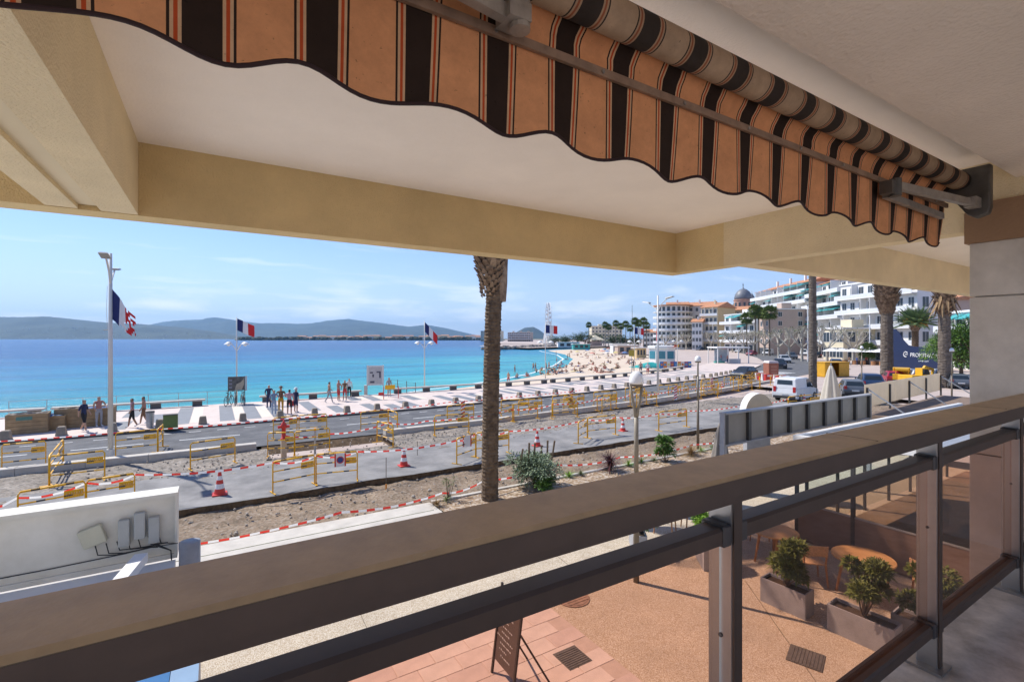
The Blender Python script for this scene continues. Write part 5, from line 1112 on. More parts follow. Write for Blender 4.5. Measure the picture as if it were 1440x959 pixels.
# ---------------------------------------------------------------- vehicles
tyre = mat('tyre', (.02,.02,.02), .8, .1, 5); rim_m = mat('rim', (.45,.46,.47), .35, .1, 4, metal=.7); wglass = mat('car_glass', (.02,.028,.034), .06, .1, 2, spec=.7); lampw = mat('headlamp', (.7,.7,.68), .15); lampr = mat('tail_lamp', (.45,.02,.02), .25); plast = mat('bumper_plastic', (.03,.03,.032), .6)
def paint_m(n, c): return mat('car_paint_' + n, c, .28, .04, 2, spec=.6)
def car(loc, heading, label, paint, kind='hatch', group='cars and vans'):
    t = thing('van' if kind == 'van' else 'car', label, 'van' if kind == 'van' else 'car', loc, heading, group)
    # side outline: x forward, (x, z) ; lower body and greenhouse
    if kind == 'van': L, Wd = 4.4, 1.82; body = [(-2.2,.35,.95,.88),(-2.2,.95,.95,.9),(-2.18,1.1,1.0,.9)]; low = [(-2.2,.34),(-2.21,.7),(-2.16,1.05),(.55,1.07),(1.35,1.0),(2.1,.82),(2.2,.6),(2.18,.32)]; roof = [(-2.15,1.05),(-2.06,1.80),(-1.9,1.86),(.15,1.86),(.45,1.78),(1.38,1.0)]
    elif kind == 'suv': L, Wd = 4.4, 1.84; low = [(-2.15,.4),(-2.2,.7),(-2.12,1.02),(.6,1.02),(1.25,1.0),(2.0,.88),(2.18,.62),(2.14,.34)]; roof = [(-2.1,1.0),(-1.75,1.52),(-1.5,1.62),(.1,1.62),(.4,1.54),(1.2,1.0)]
    else: L, Wd = 4.1, 1.74; low = [(-2.0,.36),(-2.05,.65),(-1.98,.92),(.6,.92),(1.2,.9),(1.9,.76),(2.05,.55),(2.02,.3)]; roof = [(-1.95,.9),(-1.55,1.36),(-1.3,1.45),(.0,1.46),(.35,1.38),(1.15,.9)]
    h = Wd/2; b = MB()
    def sec(pts, wfun, n=0): 
        return pts
    # lower body: loft across the width with rounded shoulders
    zmin = .28; rings = []
    for y, ins, dz in ((-h+.02,.06,.04),(-h,.0,.0),(h,.0,.0),(h-.02,.06,.04)):
        ring = [(x*(1-.0*ins), y, z) for x, z in low] + [(low[-1][0]-.1, y, zmin), (low[0][0]+.1, y, zmin)]
        if ins: cx = sum(p[0] for p in ring)/len(ring); cz = .65; ring = [(cx+(x-cx)*(1-ins*.5), yy, cz+(z-cz)*(1-ins)) for x, yy, z in ring]
        rings.append(ring)
    b.loft(rings); bo = b.build('body', paint, t); bevel(bo, .05, 3)
    b = MB(); hw = h-.06; tw = h-.26 if kind != 'van' else h-.14
    zb, zt = roof[0][1], max(z for _, z in roof)
    ww = lambda z: hw + (tw-hw)*(z-zb)/(zt-zb)
    b.loft([[(x, -ww(z), z) for x, z in roof], [(x, ww(z), z) for x, z in roof]]); ca = b.build('cabin', paint, t); bevel(ca, .04, 2)
    # glazing: windscreen, rear window, side windows
    def pane(a, c, f0, f1, nm, w0=.88):
        (x0,z0),(x1,z1) = a, c; p0 = Vector((x0 + (x1-x0)*f0, 0, z0 + (z1-z0)*f0)); p1 = Vector((x0 + (x1-x0)*f1, 0, z0 + (z1-z0)*f1)); n = Vector((-(z1-z0), 0, x1-x0)).normalized(); n = n if n.z > 0 else -n; o = n*.012
        q = MB(); vs_ = [(p0.x+o.x, s*ww(p0.z)*w0, p0.z+o.z) for s in (-1,1)] + [(p1.x+o.x, s*ww(p1.z)*w0, p1.z+o.z) for s in (1,-1)]; q.add(vs_ + [tuple(Vector(v) - n*.03) for v in vs_], [(0,1,2,3),(7,6,5,4),(0,4,5,1),(1,5,6,2),(2,6,7,3),(3,7,4,0)]); q.build(nm, wglass, t)
    pane(roof[-1], roof[-2], .06, .94, 'windscreen'); 
    if kind != 'van': pane(roof[0], roof[1], .2, .92, 'rear_window', .82)
    else: pane(roof[0], roof[1], .42, .88, 'rear_window', .7)
    xs = ((-1.45,-.5),(-.42,.45)) if kind != 'van' else ((-.05,.75),)
    for s in (-1,1):
        for x0, x1 in xs:
            z0 = zb+.05; z1 = zt-.13; f = lambda x, z: (x, s*(ww(z)+.008), z); sl0 = .28 if x0 < -1 and kind != 'van' else .03; sl1 = .42 if x1 > .3 else .03
            q = MB(); vs_ = [f(x0,z0), f(x1+ (.25 if x1 > .3 else 0),z0), f(x1-(.0 if x1 <= .3 else .18),z1), f(x0+sl0,z1)]; q.add(vs_ + [(v[0], v[1]-s*.03, v[2]) for v in vs_], [(0,1,2,3),(7,6,5,4),(0,4,5,1),(1,5,6,2),(2,6,7,3),(3,7,4,0)]); q.build('side_window', wglass, t)
        q = MB(); q.box(.62,.78,s*(h+.02)-.08*(s<0),s*(h+.02)+.08*(s>0),zb+.02,zb+.16); q.build('mirror', plast, t)
        q = MB(); q.box(L/2-.32,L/2-.06,s*h*.6-.16,s*h*.6+.16,.62,.76); q.build('headlight', lampw, t)
        q = MB(); q.box(-L/2-.012,-L/2+.1,s*h*.8-.1,s*h*.8+.1,.72 if kind != 'van' else .78,.98 if kind != 'van' else 1.2); q.build('tail_light', lampr, t)
        for x in (-L*.31, L*.31):
            q = MB(); r = .315; q.tube([(x,s*(h-.2),r),(x,s*(h+.012),r)], r, 20); wl = q.build('wheel', tyre, t)
            q = MB(); q.tube([(x,s*(h+.005),r),(x,s*(h+.022),r)], .2, 14); q.build('rim', rim_m, wl)
    for sx_ in (-1,1): q = MB(); q.box(sx_*L/2-.1,sx_*L/2+.05,-h*.9,h*.9,.3,.5); bevel(q.build('bumper', plast, t), .03, 1)
    q = MB(); q.box(-L/2-.06,-L/2-.045,-.26,.26,.55 if kind != 'van' else .6,.66 if kind != 'van' else .71); q.build('number_plate', lampw, t)
    return t
dk_c = paint_m('black', (.015,.017,.022)); wh_c = paint_m('white', (.74,.74,.73)); bl_c = paint_m('blue', (.03,.06,.13)); gr_c = paint_m('silver', (.42,.44,.46)); rd_c = paint_m('red', (.32,.02,.05)); gy_c = paint_m('grey', (.12,.135,.155))
p = G(1119,562); car((p.x, p.y, 0), .12, 'white delivery van with rear doors to us beside the palm trunk', wh_c, 'van')
p = G(1052,532); car((p.x, p.y+.5, 0), 3.3, 'black compact car driving along the promenade bollards', dk_c, 'hatch')
p = G(1096,518); car((p.x, p.y, 0), 3.75, 'dark car queuing just behind the brown site toilet', dk_c, 'suv')
p = G(1103,510); car((p.x, p.y, 0), 3.8, 'silver car coming down the road behind the dark one', gr_c, 'suv')
p = G(1113,504.5); car((p.x, p.y, 0), 3.85, 'grey blue estate car behind the silver one', gy_c, 'suv')
p = G(1080,499); car((p.x, p.y, 0), 3.3, 'white panel van parked beyond the road bend', wh_c, 'van')
p = G(1130,500); car((p.x, p.y, 0), 3.6, 'white van parked under the pollarded trees', wh_c, 'van')
p = G(1057,500); car((p.x, p.y, 0), 3.3, 'dark red car parked beside the white panel van', rd_c, 'hatch')
p = G(1175,518); car((p.x, p.y, 0), .5, 'dark blue hatchback parked on the square', bl_c, 'suv')
p = G(984,492.5); car((p.x, p.y, 0), 3.4, 'dark blue car far off behind the lifeguard hut', bl_c, 'hatch')
p = G(1197,556); car((p.x, p.y, 0), .55, 'grey car parked behind the ecru folded parasol', gy_c, 'hatch')
p = G(1222,548); car((p.x, p.y, 0), .55, 'navy blue car parked beside the palm with shaggy head', bl_c, 'suv')
p = G(1345,545); car((p.x, p.y, 0), .45, 'dark car parked under the green trees by the pillar', gy_c, 'hatch')
p = G(1308,538); car((p.x+3, p.y, 0), .45, 'silver car half hidden by the palm trunk near the pillar', gr_c, 'hatch')

for i, (px, py, hd, pc, kd, lab) in enumerate(((1040,496,3.3,gr_c,'hatch','silver car parked beyond the pergola'), (1022,493.5,3.3,rd_c,'hatch','red car parked far along the sea road'), (1003,492,3.4,wh_c,'hatch','white car parked far along the sea road'),
        (1148,503,.6,dk_c,'suv','black car waiting behind the smooth grey palm trunk'), (1122,496,3.7,dk_c,'hatch','black car in front of the cream pavilion trees'), (1065,494,3.3,gy_c,'suv','grey car left of the white panel van'), (1256,540,.5,rd_c,'hatch','dark red car behind the frosted wind screen'), (1290,536,.5,wh_c,'hatch','white car behind the frosted wind screen'))):
    p = G(px, py); car((p.x, p.y, 0), hd, lab, pc, kd)
# ---------------------------------------------------------------- town along the bay
wallw = mat('wall_white', (.74,.73,.71), .8, .04, .4); wallc = mat('wall_cream', (.70,.62,.44), .8, .05, .4); wally = mat('wall_ochre', (.62,.46,.24), .8, .06, .4); wallp = mat('wall_pinkish', (.50,.38,.31), .8, .06, .4); tile_r = mat('roof_tiles', (.50,.20,.09), .85, .2, 1.5, col2=(.60,.30,.16)); winm = mat('window_dark', (.045,.06,.075), .15, .2, 2); shut = mat('shutter_grey', (.35,.38,.40), .6); teal = mat('teal_awning', (.05,.34,.34), .7, .1, 1); railw = mat('balcony_rail_white', (.66,.68,.70), .5, .04, 1); shade_m = mat('slab_white', (.76,.75,.73), .7, .04, 1)
def win_mesh(w_, h_):
    q = MB(); q.mat(0).box(-w_/2-.08,w_/2+.08,-.06,.05,-.08,h_+.08); q.mat(1).box(-w_/2,w_/2,-.085,-.061,0,h_); q.mat(0).box(-.03,.03,-.1,-.0855,0,h_); return q.mesh('window', [shade_m, winm])
WM = {}
def building(label, pa, da, pb, db, H, floors, cols, wall, deep=14, roof='flat', balc=0, ww=1.1, wh=1.5, ground=0, group=None, z0=0, side_cols=2, awn=0, side=None, seed=1):
    A = AT(pa, da, z0); B = AT(pb, db, z0); d = B - A; L = d.length; rz = math.atan2(d.y, d.x); t = thing('building', label, 'building', A, rz, group); r = random.Random(seed); fh = H/floors
    q = MB(); q.box(0,L,0,deep,-.5,H); q.build('wall', wall, t)
    if side: q = MB(); q.box(L,L+.02,.01,deep-.01,-.4,H-.02); q.build('side_wall', side, t)
    key = (ww, wh); WM.setdefault(key, win_mesh(ww, wh)); me = WM[key]
    for f in range(floors):
        zb = f*fh + (fh-wh)*.45
        if f < ground: continue
        for c in range(cols):
            o = bpy.data.objects.new('window', me); C.objects.link(o); o.parent = t; o.location = (L*(c+.5)/cols, -.0, zb)
        for c in range(side_cols):
            for xs_, rr in ((-.0, -math.pi/2), (L+(.02 if side else 0), math.pi/2)):
                o = bpy.data.objects.new('window', me); C.objects.link(o); o.parent = t; o.location = (xs_, deep*(c+.5)/side_cols, zb); o.rotation_euler = (0,0,rr)
        if balc and f >= max(1, ground):
            q = MB(); q.box(-.3,L+.3,-balc,-.001,f*fh-.12,f*fh+.1); sl = q.build('balcony', shade_m, t)
            q = MB(); q.box(-.28,L+.28,-balc,-balc+.05,f*fh+.1,f*fh+1.0); q.build('balcony_rail', railw, sl)
            for k in range(1, cols): 
                if r.random() < .5: q = MB(); q.box(L*k/cols-.06,L*k/cols+.06,-balc+.06,-.01,f*fh+.1,f*fh+fh-.13); q.build('divider', shade_m, sl)
            for c in range(cols):
                if awn and r.random() < awn: q = MB(); x = L*(c+.5)/cols; q.extr([(-.05,f*fh+fh*.92),(-.05,f*fh+fh*.89),(-balc-.5,f*fh+fh*.62),(-balc-.5,f*fh+fh*.68)], 'x', x-L/cols*.42, x+L/cols*.42); q.build('awning', teal, sl)
    if ground:
        for c in range(max(2, cols)): q = MB(); q.box(L*(c+.12)/cols,L*(c+.88)/cols,-.05,.02,.1,ground*fh*.72); q.build('shop_front', winm, t)
    if roof == 'tile':
        q = MB(); q.extr([(-.6,H),(deep*.5,H+deep*.16),(deep+.6,H),(deep+.6,H-.15),(-.6,H-.15)], 'x', -.5, L+.5); ro = q.build('roof', tile_r, t)
        for k in range(max(1, int(L/9))): x = L*(k+.5)/max(1,int(L/9)); q = MB(); q.box(x-.35,x+.35,deep*.3,deep*.3+.6,H+.3,H+deep*.16+.9); q.build('chimney', wall, ro)
    else:
        q = MB(); q.box(-.25,L+.25,-.25,deep+.25,H,H+.35); ro = q.build('roof', shade_m, t)
        for k in range(max(1, int(L/10))): x = L*(k+.6)/max(1,int(L/10)); q = MB(); q.box(x-1.6,x+1.6,deep*.35,deep*.35+3,H+.35,H+2.2); q.build('roof_house', wall, ro)
    return t
# round fronted white block: curved bays with balcony rings
t0 = AT(946, 228); tb = thing('building', 'white apartment block with rounded balcony front beyond the beach', 'building', t0, -.5); R_ = 9.0
q = MB(); q.lathe([(R_-1.6,-.5),(R_-1.6,20.2),(.01,20.21)], 28); q.build('wall', wallw, tb)
for f in range(7):
    z = f*2.9; q = MB(); q.lathe([(R_-1.7,z-.14),(R_,z-.14),(R_,z+.1),(R_-1.7,z+.1)], 32); sl = q.build('balcony', shade_m, tb)
    if f < 6: q = MB(); q.lathe([(R_-.06,z+.1),(R_,z+.1),(R_,z+.9),(R_-.06,z+.9)], 32); q.build('balcony_rail', railw, sl)
    for k in range(11): a = math.pi + k*math.pi/10; q = MB(); q.box(-.65,.65,-.08,.05,0,1.9); o = q.build('window', winm, tb); o.location = ((R_-1.6)*math.cos(a), (R_-1.6)*math.sin(a), z+.35); o.rotation_euler = (0,0,a+math.pi/2)
q = MB(); q.lathe([(R_+.2,20.2),(R_+.2,20.6),(.01,20.7)], 28); q.build('roof', tile_r, tb)
building('white flat wall wing with red tiles joined to the rounded block', 960, 232, 1001, 224, 20.5, 6, 5, wallw, 14, 'tile', 0, 1.1, 1.6, 0, seed=2)
building('white block behind the rounded front with long balconies', 938, 236, 968, 233, 21.5, 7, 4, wallw, 10, 'tile', 1.6, 1.4, 1.8, 0, seed=3)
building('cream town house with iron balconies and ochre side wall', 986, 212, 1009, 206, 18.6, 5, 4, wallc, 15, 'tile', .9, 1.1, 1.9, 1, side=wally, side_cols=0, seed=4)
building('small white house squeezed beside the cream town house', 973, 208, 987, 206, 12.2, 4, 3, wallw, 9, 'tile', 0, .9, 1.5, 0, seed=5)
building('ochre tiled house behind the cream town house', 1005, 226, 1050, 216, 18.0, 5, 6, wally, 12, 'tile', 0, 1, 1.5, 0, seed=51)
building('low white terrace house with teal blinds below the domes', 1019, 196, 1062, 176, 14.3, 4, 5, wallw, 14, 'flat', 2.2, 2.0, 1.8, 1, awn=.35, seed=6)
building('pinkish tower house behind the two slim fan palms', 1067, 158, 1083, 150, 14.0, 5, 2, wallp, 12, 'flat', 0, 1.1, 1.4, 1, seed=7)
building('broad white apartment house with red tile roof and teal blinds', 1064, 190, 1142, 150, 23.0, 7, 9, wallw, 18, 'tile', 2.4, 1.8, 1.8, 1, awn=.25, seed=8)
building('white apartment house with deep terraces right of the slim grey trunk', 1140, 152, 1192, 128, 21.2, 6, 6, wallw, 18, 'tile', 2.6, 2.0, 1.9, 1, awn=.3, seed=9)
building('white hotel with four rows of balconies and corner bays', 1182, 122, 1290, 100, 18.2, 5, 8, wallw, 7, 'flat', 1.5, 1.3, 2.1, 1, seed=10)
building('low white pavilion with arched shop windows by the hotel', 1158, 116, 1186, 110, 7.2, 2, 3, wallc, 8, 'flat', 0, 1.8, 2.2, 0, seed=11)
building('pale pink house with red tile roof beyond the date palm', 1290, 120, 1345, 100, 13.2, 4, 5, wallp, 14, 'tile', 0, 1.1, 1.6, 1, seed=12)
building('white house with blue blind behind the green trees', 1325, 84, 1400, 70, 9.2, 3, 4, wallw, 12, 'flat', 1.2, 1.6, 1.8, 1, awn=.5, seed=13)
building('long grey white block far behind the tall palm group', 832, 470, 875, 470, 17, 5, 9, wallc, 14, 'flat', 0, 1.6, 1.5, 0, seed=14)
building('pale long building with terraces at the old harbour', 714, 800, 746, 790, 15, 4, 12, wallp, 20, 'flat', 2.2, 2.2, 1.8, 1, seed=15)
building('sand coloured harbour block behind the thick palm trunk', 676, 900, 704, 890, 19, 5, 8, wallc, 20, 'flat', 0, 2.2, 1.8, 1, seed=16)
building('low white houses beside the rounded block', 905, 260, 928, 255, 8.4, 3, 5, wallw, 10, 'tile', 0, 1.1, 1.4, 1, seed=17)
rt = random.Random(23)
for i in range(34):         # far town round the bay: plain little blocks, too small for parts
    px = 420 + i*8.2 + rt.uniform(-3,3); dd = rt.uniform(1750,2050); hgt = rt.uniform(6,15) * (1.5 if px > 620 else 1); w_ = rt.uniform(18,42); p = AT(px, dd, 1)
    q = MB(); q.mat(0).box(-w_/2,w_/2,-8,8,-2,hgt); q.mat(1).extr([(-9,hgt),(0,hgt+2.5),(9,hgt)], 'x', -w_/2-.5, w_/2+.5); o = q.build('building', [rt.choice((wallw, wallc, wallp)), tile_r], None, loc=p, rz=-.55+rt.uniform(-.3,.3)); tag(o, 'tiny pale house with red roof on the far shore of the bay', 'building', 'far shore houses')
# domed basilica
ba = AT(1045, 262, 2.6); t = thing('basilica', 'basilica with big grey dome and small side turret above the roofs', 'church', ba, .2); slate = mat('dome_slate', (.16,.17,.19), .5, .15, 1); redst = mat('red_stone', (.46,.28,.21), .8, .15, .6)
q = MB(); q.box(-8,8,-6,10,-.5,17); q.build('nave', redst, t)
q = MB(); q.lathe([(4.6,17),(4.6,22.8),(4.9,23.0),(4.9,23.5),(4.3,23.6)], 24); dr = q.build('drum', redst, t)
for k in range(12): a = k*math.pi/6; q = MB(); q.box(-.5,.5,-.15,.1,18.4,21.8); o = q.build('window', winm, dr); o.location = (4.6*math.cos(a), 4.6*math.sin(a), 0); o.rotation_euler = (0,0,a+math.pi/2)
q = MB(); q.lathe([(4.4,23.6),(4.5,24.6),(4.1,26.2),(3.2,27.8),(1.8,29.0),(.4,29.6),(.3,30.2)], 28); q.build('dome', slate, t, smooth=True)
q = MB(); q.box(-.13,.13,-.13,.13,30,32.4); q.box(-.6,.6,-.12,.12,31.3,31.6); q.build('cross', slate, t)
for (x, y, h0) in ((6.4,-2.2,20.0),):
    q = MB(); q.lathe([(1.9,15),(1.9,h0+1.6),(2.1,h0+1.7),(2.1,h0+2.1)], 14, (x,y,0)); tw_ = q.build('turret', redst, t)
    for k in range(8): a = k*math.pi/4; q = MB(); q.box(-.3,.3,-.12,.05,h0-2,h0+1); o = q.build('turret_window', winm, tw_); o.location = (x+1.9*math.cos(a), y+1.9*math.sin(a), 0); o.rotation_euler = (0,0,a+math.pi/2)
    q = MB(); q.lathe([(1.8,h0+2.1),(1.9,h0+3.2),(1.4,h0+5),(.5,h0+6.6),(.1,h0+7.2),(.06,h0+8.6)], 16, (x,y,0)); q.build('turret_dome', slate, tw_, smooth=True)
# ferris wheel seen nearly edge on
fw = AT(771, 420, 0); vd = ray(771).normalized(); t = thing('ferris_wheel', 'tall white ferris wheel seen almost edge on by the harbour', 'ferris wheel', fw, math.atan2(vd.y, vd.x) + .09); RW = 16.5; zc_ = 19.5
for s in (-1.1,1.1):
    q = MB(); q.tube([(RW*math.cos(a), s, zc_+RW*math.sin(a)) for a in [k*math.pi/24 for k in range(49)]], .22, 6, cap=False); q.build('rim', white, t)
    q = MB()
    for k in range(12): a = k*math.pi/6; q.tube([(0,s*.6,zc_),(RW*math.cos(a),s,zc_+RW*math.sin(a))], .09, 4)
    stuff(q.build('spokes', white, t))
for k in range(24):
    a = k*math.pi/12; x, z = RW*math.cos(a), zc_+RW*math.sin(a); q = MB(); q.lathe([(.1,-.2),(.85,-.5),(.9,-1.2),(.6,-2.0),(.1,-2.1)], 8, (x,0,z)); q.build('gondola', railw, t)
    q = MB(); q.tube([(x,-1.1,z),(x,1.1,z)], .12, 5); q.build('axle', white, t)
for sx_ in (-1,1):
    for s in (-1,1): q = MB(); q.tube([(sx_*7,s*4.2,0),(0,s*1.7,zc_)], [.5,.35], 6); q.build('leg', white, t)
q = MB(); q.tube([(0,-2,zc_),(0,2,zc_)], .7, 12); q.build('hub', white, t)
q = MB(); q.box(-8,8,-5,5,0,.9); q.build('platform', conc, t)
# ---------------------------------------------------------------- trees of the town
fan_m = mat('fan_palm_leaf', (.12,.17,.045), .6, .3, 2, spec=.25)
def fan_palm(loc, H, label, seed, cr=1.7, group='fan palms in the town', tr=.22, dead=True):
    r = random.Random(seed); t = thing('palm_tree', label, 'palm tree', loc, r.uniform(0,6), group); q = MB(); q.lathe([(tr*1.5,0),(tr,H*.15),(tr*.85,H*.9),(tr*1.3,H)], 10, jit=.1); q.build('trunk', grey_t, t)
    b = MB(); n_ = 42
    for i in range(n_):
        a = i*2.39996; e = 1.35 - 2.3*(i/n_); d = Vector((math.cos(a)*math.cos(e), math.sin(a)*math.cos(e), math.sin(e))); st = Vector((0,0,H)) + d*cr*.45*r.uniform(.8,1.1); nrm = d.cross(Vector((0,0,1))); nrm = nrm.normalized() if nrm.length > .05 else Vector((1,0,0)); up_ = nrm.cross(d)
        b.add([Vector((0,0,H)), st + nrm*.02, st - nrm*.02], [(0,1,2)])
        for k in range(9):
            f = (k-4)/4*1.25; dd_ = d*math.cos(f) + nrm*math.sin(f); e_ = st + dd_*cr*.58*r.uniform(.85,1.1); e_.z -= .16*cr*abs(f)+.08; w_ = dd_.cross(up_)*.07*cr; b.add([st, st + dd_*cr*.3 + w_, e_, st + dd_*cr*.3 - w_], [(0,1,2,3)])
    b.build('crown', fan_m, t)
    if dead:
        b = MB()
        for i in range(26): a = i*2.4; p0 = Vector((tr*math.cos(a), tr*math.sin(a), H-.1)); leaf(b, p0, (math.cos(a)*.5, math.sin(a)*.5, -1), cr*.75*r.uniform(.6,1), .3, .05)
        b.build('dead_leaves', dry_m, t)
def top_at(px, ytop, depth): return max(2.0, ZY(ytop, depth))
for i, (px, yt, dp) in enumerate(((828,457,330),(851,457,290),(856,460,300),(866,455,290),(873,459,285),(880,456,280),(886,462,275),(893,452,250),(898,455,262),(905,452,245),(909,458,255))):
    fan_palm(AT(px, dp), top_at(px, yt, dp), 'fan palm of the grove behind the beach' if i else 'single tall fan palm above the beach pavilion', 60+i, 2.6, 'fan palms behind the beach')
for px, yt, dp, lab in ((1062,438,150,'slim fan palm left of the twin beside the pinkish tower'), (1067,441,154,'slim fan palm close behind its twin at the pinkish tower'), (1082,440,138,'full fan palm with hanging dead leaves beside the teal blind'), (1050,448,165,'short fan palm in front of the terrace house')):
    fan_palm(AT(px, dp), top_at(px, yt, dp), lab, int(px), 2.7, None)
fan_palm(AT(1220,92), 2.6, 'low fan palm in the flower bed before the hotel', 77, 2.0, None, .25, False)
palm('palm_tree', 'slim smooth grey palm trunk rising behind the ribbed sign', AT(1143,40), 14.5, .30, .25, grey_t, 110, None, (28,2.8,frond_m), (.1,.1), 8)
palm('palm_tree', 'stout grey palm trunk with shaggy brown head before the hotel', AT(1247,57), 13.0, .62, .54, grey_t, 80, (7.9,13.2,.82,520,.62), (32,3.6,frond_m), (0,0), 9)
palm('palm_tree', 'stout grey palm trunk with dry hanging fronds next to the pillar', AT(1328,49), 11.5, .52, .44, grey_t, 70, (7.2,11.6,.6,220,.5), (30,3.4,frond_m), (0,0), 10)
b = MB(); pr = bpy.data.objects['palm_tree.%03d' % max(int(o.name.split('.')[1]) for o in bpy.data.objects if o.name.startswith('palm_tree.'))]
for i in range(22): a = i*2.4; leaf(b, (.5*math.cos(a),.5*math.sin(a),8.9+.06*i), (math.cos(a)*.5, math.sin(a)*.5, -1), 2.2, .26, .1)
b.build('dry_fronds', dry_m, pr)
palm('date_palm', 'green date palm with orange fruit stalks before the hotel', AT(1287,96), 7.6, .5, .55, trunk_m, 30, (6.6,7.7,.75,60,.36), (70,5.4,mat('date_frond', (.12,.19,.06), .6, .3, 2)), (0,0), 12)
dp_ = [o for o in bpy.data.objects if o.name.startswith('date_palm')][0]; b = MB(); r = random.Random(3)
for i in range(60): d = rdir(r, -.1, .8); b.tube([(0,0,7.7), tuple(Vector((0,0,7.9)) + d*1.6), tuple(Vector((0,0,7.6)) + d*2.2)], [.03,.03,.09], 4)
b.build('fruit_stalks', mat('date_fruit', (.62,.33,.03), .7, .2, 3), dp_)
plane_b = mat('plane_bark', (.40,.37,.31), .9, .3, 2, col2=(.56,.52,.44))
def pollard(loc, H, label, seed, leaves=130):
    r = random.Random(seed); t = thing('plane_tree', label, 'tree', loc, r.uniform(0,6), 'pollarded plane trees along the street'); b = MB(); lf = MB(); th = H*.36; b.tube([(0,0,0),(.05,0,th*.6),(0,0,th)], [.30,.24,.28], 10); tips = []
    for k in range(6):
        a = k*1.05 + r.uniform(-.2,.2); e = Vector((math.cos(a)*H*.24, math.sin(a)*H*.24, th + H*.26*r.uniform(.7,1.1))); b.tube([(0,0,th-.1), tuple(Vector((e.x*.5,e.y*.5,th+.25*H*.4))), tuple(e)], [.17,.13,.14], 7)
        for j in range(4): e2 = e + Vector((r.uniform(-1,1)*H*.13 + math.cos(a)*H*.07, r.uniform(-1,1)*H*.13 + math.sin(a)*H*.07, H*r.uniform(.12,.30))); m_ = e.lerp(e2, .5) + Vector((r.uniform(-.2,.2),r.uniform(-.2,.2),.1)); b.tube([tuple(e), tuple(m_), tuple(e2)], [.10,.07,.10], 6); tips.append(e2)
    for e2 in tips:
        for j in range(6): d = rdir(r, -.2, 1); b.tube([tuple(e2), tuple(e2 + d*H*.09*r.uniform(.5,1.2))], [.035,.012], 4)
        for j in range(leaves//24): leaf(lf, e2 + rdir(r,-.5,1)*r.uniform(.1,.7), rdir(r,-.4,1), .34, .26, .2)
    b.build('trunk_and_limbs', plane_b, t); lf.build('young_leaves', LG['olive'], t)
for i, (px, dp, H) in enumerate(((1013,185,8.5),(1030,175,8.5),(1046,165,8.5),(1095,118,8.2),(1110,112,8.0),(1128,106,8.4),(1163,98,8.2),(1200,104,7.6),(1180,128,8),(1152,124,8.2),(1075,140,8.3),(1060,150,8.4),(1000,200,8.5),(984,212,8.5),(965,215,8.5),(950,212,8),(936,210,8))):
    pollard(AT(px, dp), H, 'grey pollarded plane tree with knobbly bare limbs in the street row', 200+i)
def leafy_tree(loc, H, R, label, seed, m_, n=5200, group=None, L=.30):
    r = random.Random(seed); t = thing('tree', label, 'tree', loc, 0, group); b = MB(); b.tube([(0,0,0),(.1,.05,H*.3),(0,.1,H*.5)], [.22,.16,.10], 8); lf = MB(); cl = []
    for k in range(18): a = r.uniform(0,6.28); q_ = r.uniform(.1,.8)*R; c = Vector((q_*math.cos(a), q_*math.sin(a), H*r.uniform(.42,.9))); cl.append((c, R*r.uniform(.28,.45))); b.tube([(0,.05,H*.3), tuple(c*.6 + Vector((0,0,H*.12))), tuple(c)], [.09,.05,.02], 5)
    for i in range(n): c, rr = r.choice(cl); d = rdir(r,-.8,1); p = c + d*rr*r.uniform(.45,1); leaf(lf, p, d + rdir(r,-.5,.5), L*r.uniform(.6,1.2), L*.55, .25)
    b.build('trunk', bark, t); lf.build('crown', m_, t); return t
leafy_tree(AT(1338,66), 6.0, 3.4, 'round bright green tree right behind the dry fronded palm', 301, mat('crown_bright', (.13,.24,.03), .6, .3, 2))
leafy_tree(AT(1352,54), 7.2, 3.4, 'darker green tree next to the marble pillar', 302, LG['green'])
leafy_tree(AT(1378,50), 6.4, 3.0, 'green tree mostly hidden by the marble pillar', 303, LG['green'], 3500)
for i, (px, dp, H, R) in enumerate(((795,345,7,6),(812,340,8,6),(822,335,9,6),(842,345,8,6),(862,310,7,5),(876,300,6.5,5),(893,275,6,4.5),(915,262,7,4),(930,250,6,4),(780,395,6,7))):
    leafy_tree(AT(px, dp), H, R, 'dark rounded tree of the belt behind the beach', 320+i, LG['dark'], 1500, 'trees behind the beach', .8)
for i, px in enumerate((1170,1185,1200,1212,1226,1238)): 
    p = AT(px, 96 - i*1.2); t = thing('parasol', 'open white cafe parasol in the row before the hotel', 'parasol', p, 0, 'white cafe parasols before the hotel'); q = MB(); q.cyl(0,0,0,2.9,.04,.04,6); q.build('pole', steel, t); q = MB(); q.lathe([(1.75,2.45),(1.72,2.5),(.9,2.85),(.02,3.1)], 8); q.build('canopy', wallw, t)
    for k in range(2): q = MB(); q.lathe([(.4,.0),(.4,.72),(.45,.75),(.01,.76)], 10, (-.7+1.4*k,-.5,0)); o = q.build('cafe_table', chair_w, None, loc=p); tag(o, 'small round cafe table under the white parasols', 'table', 'cafe tables before the hotel')
for px, dp, H, lab in ((1223,92,9.5,'slim white pole standing free before the hotel'), (1136,104,12,'slim white pole beside the smooth grey palm trunk'), (889,250,22,'tall thin dark mast above the palm grove')):
    t = thing('street_pole', lab, 'pole', AT(px, dp)); q = MB(); q.cyl(0,0,0,H,.13,.09,8); q.build('shaft', white if dp < 200 else granite, t); q = MB(); q.cyl(0,0,H,H+.25,.14,.03,8); q.build('finial', granite, t)
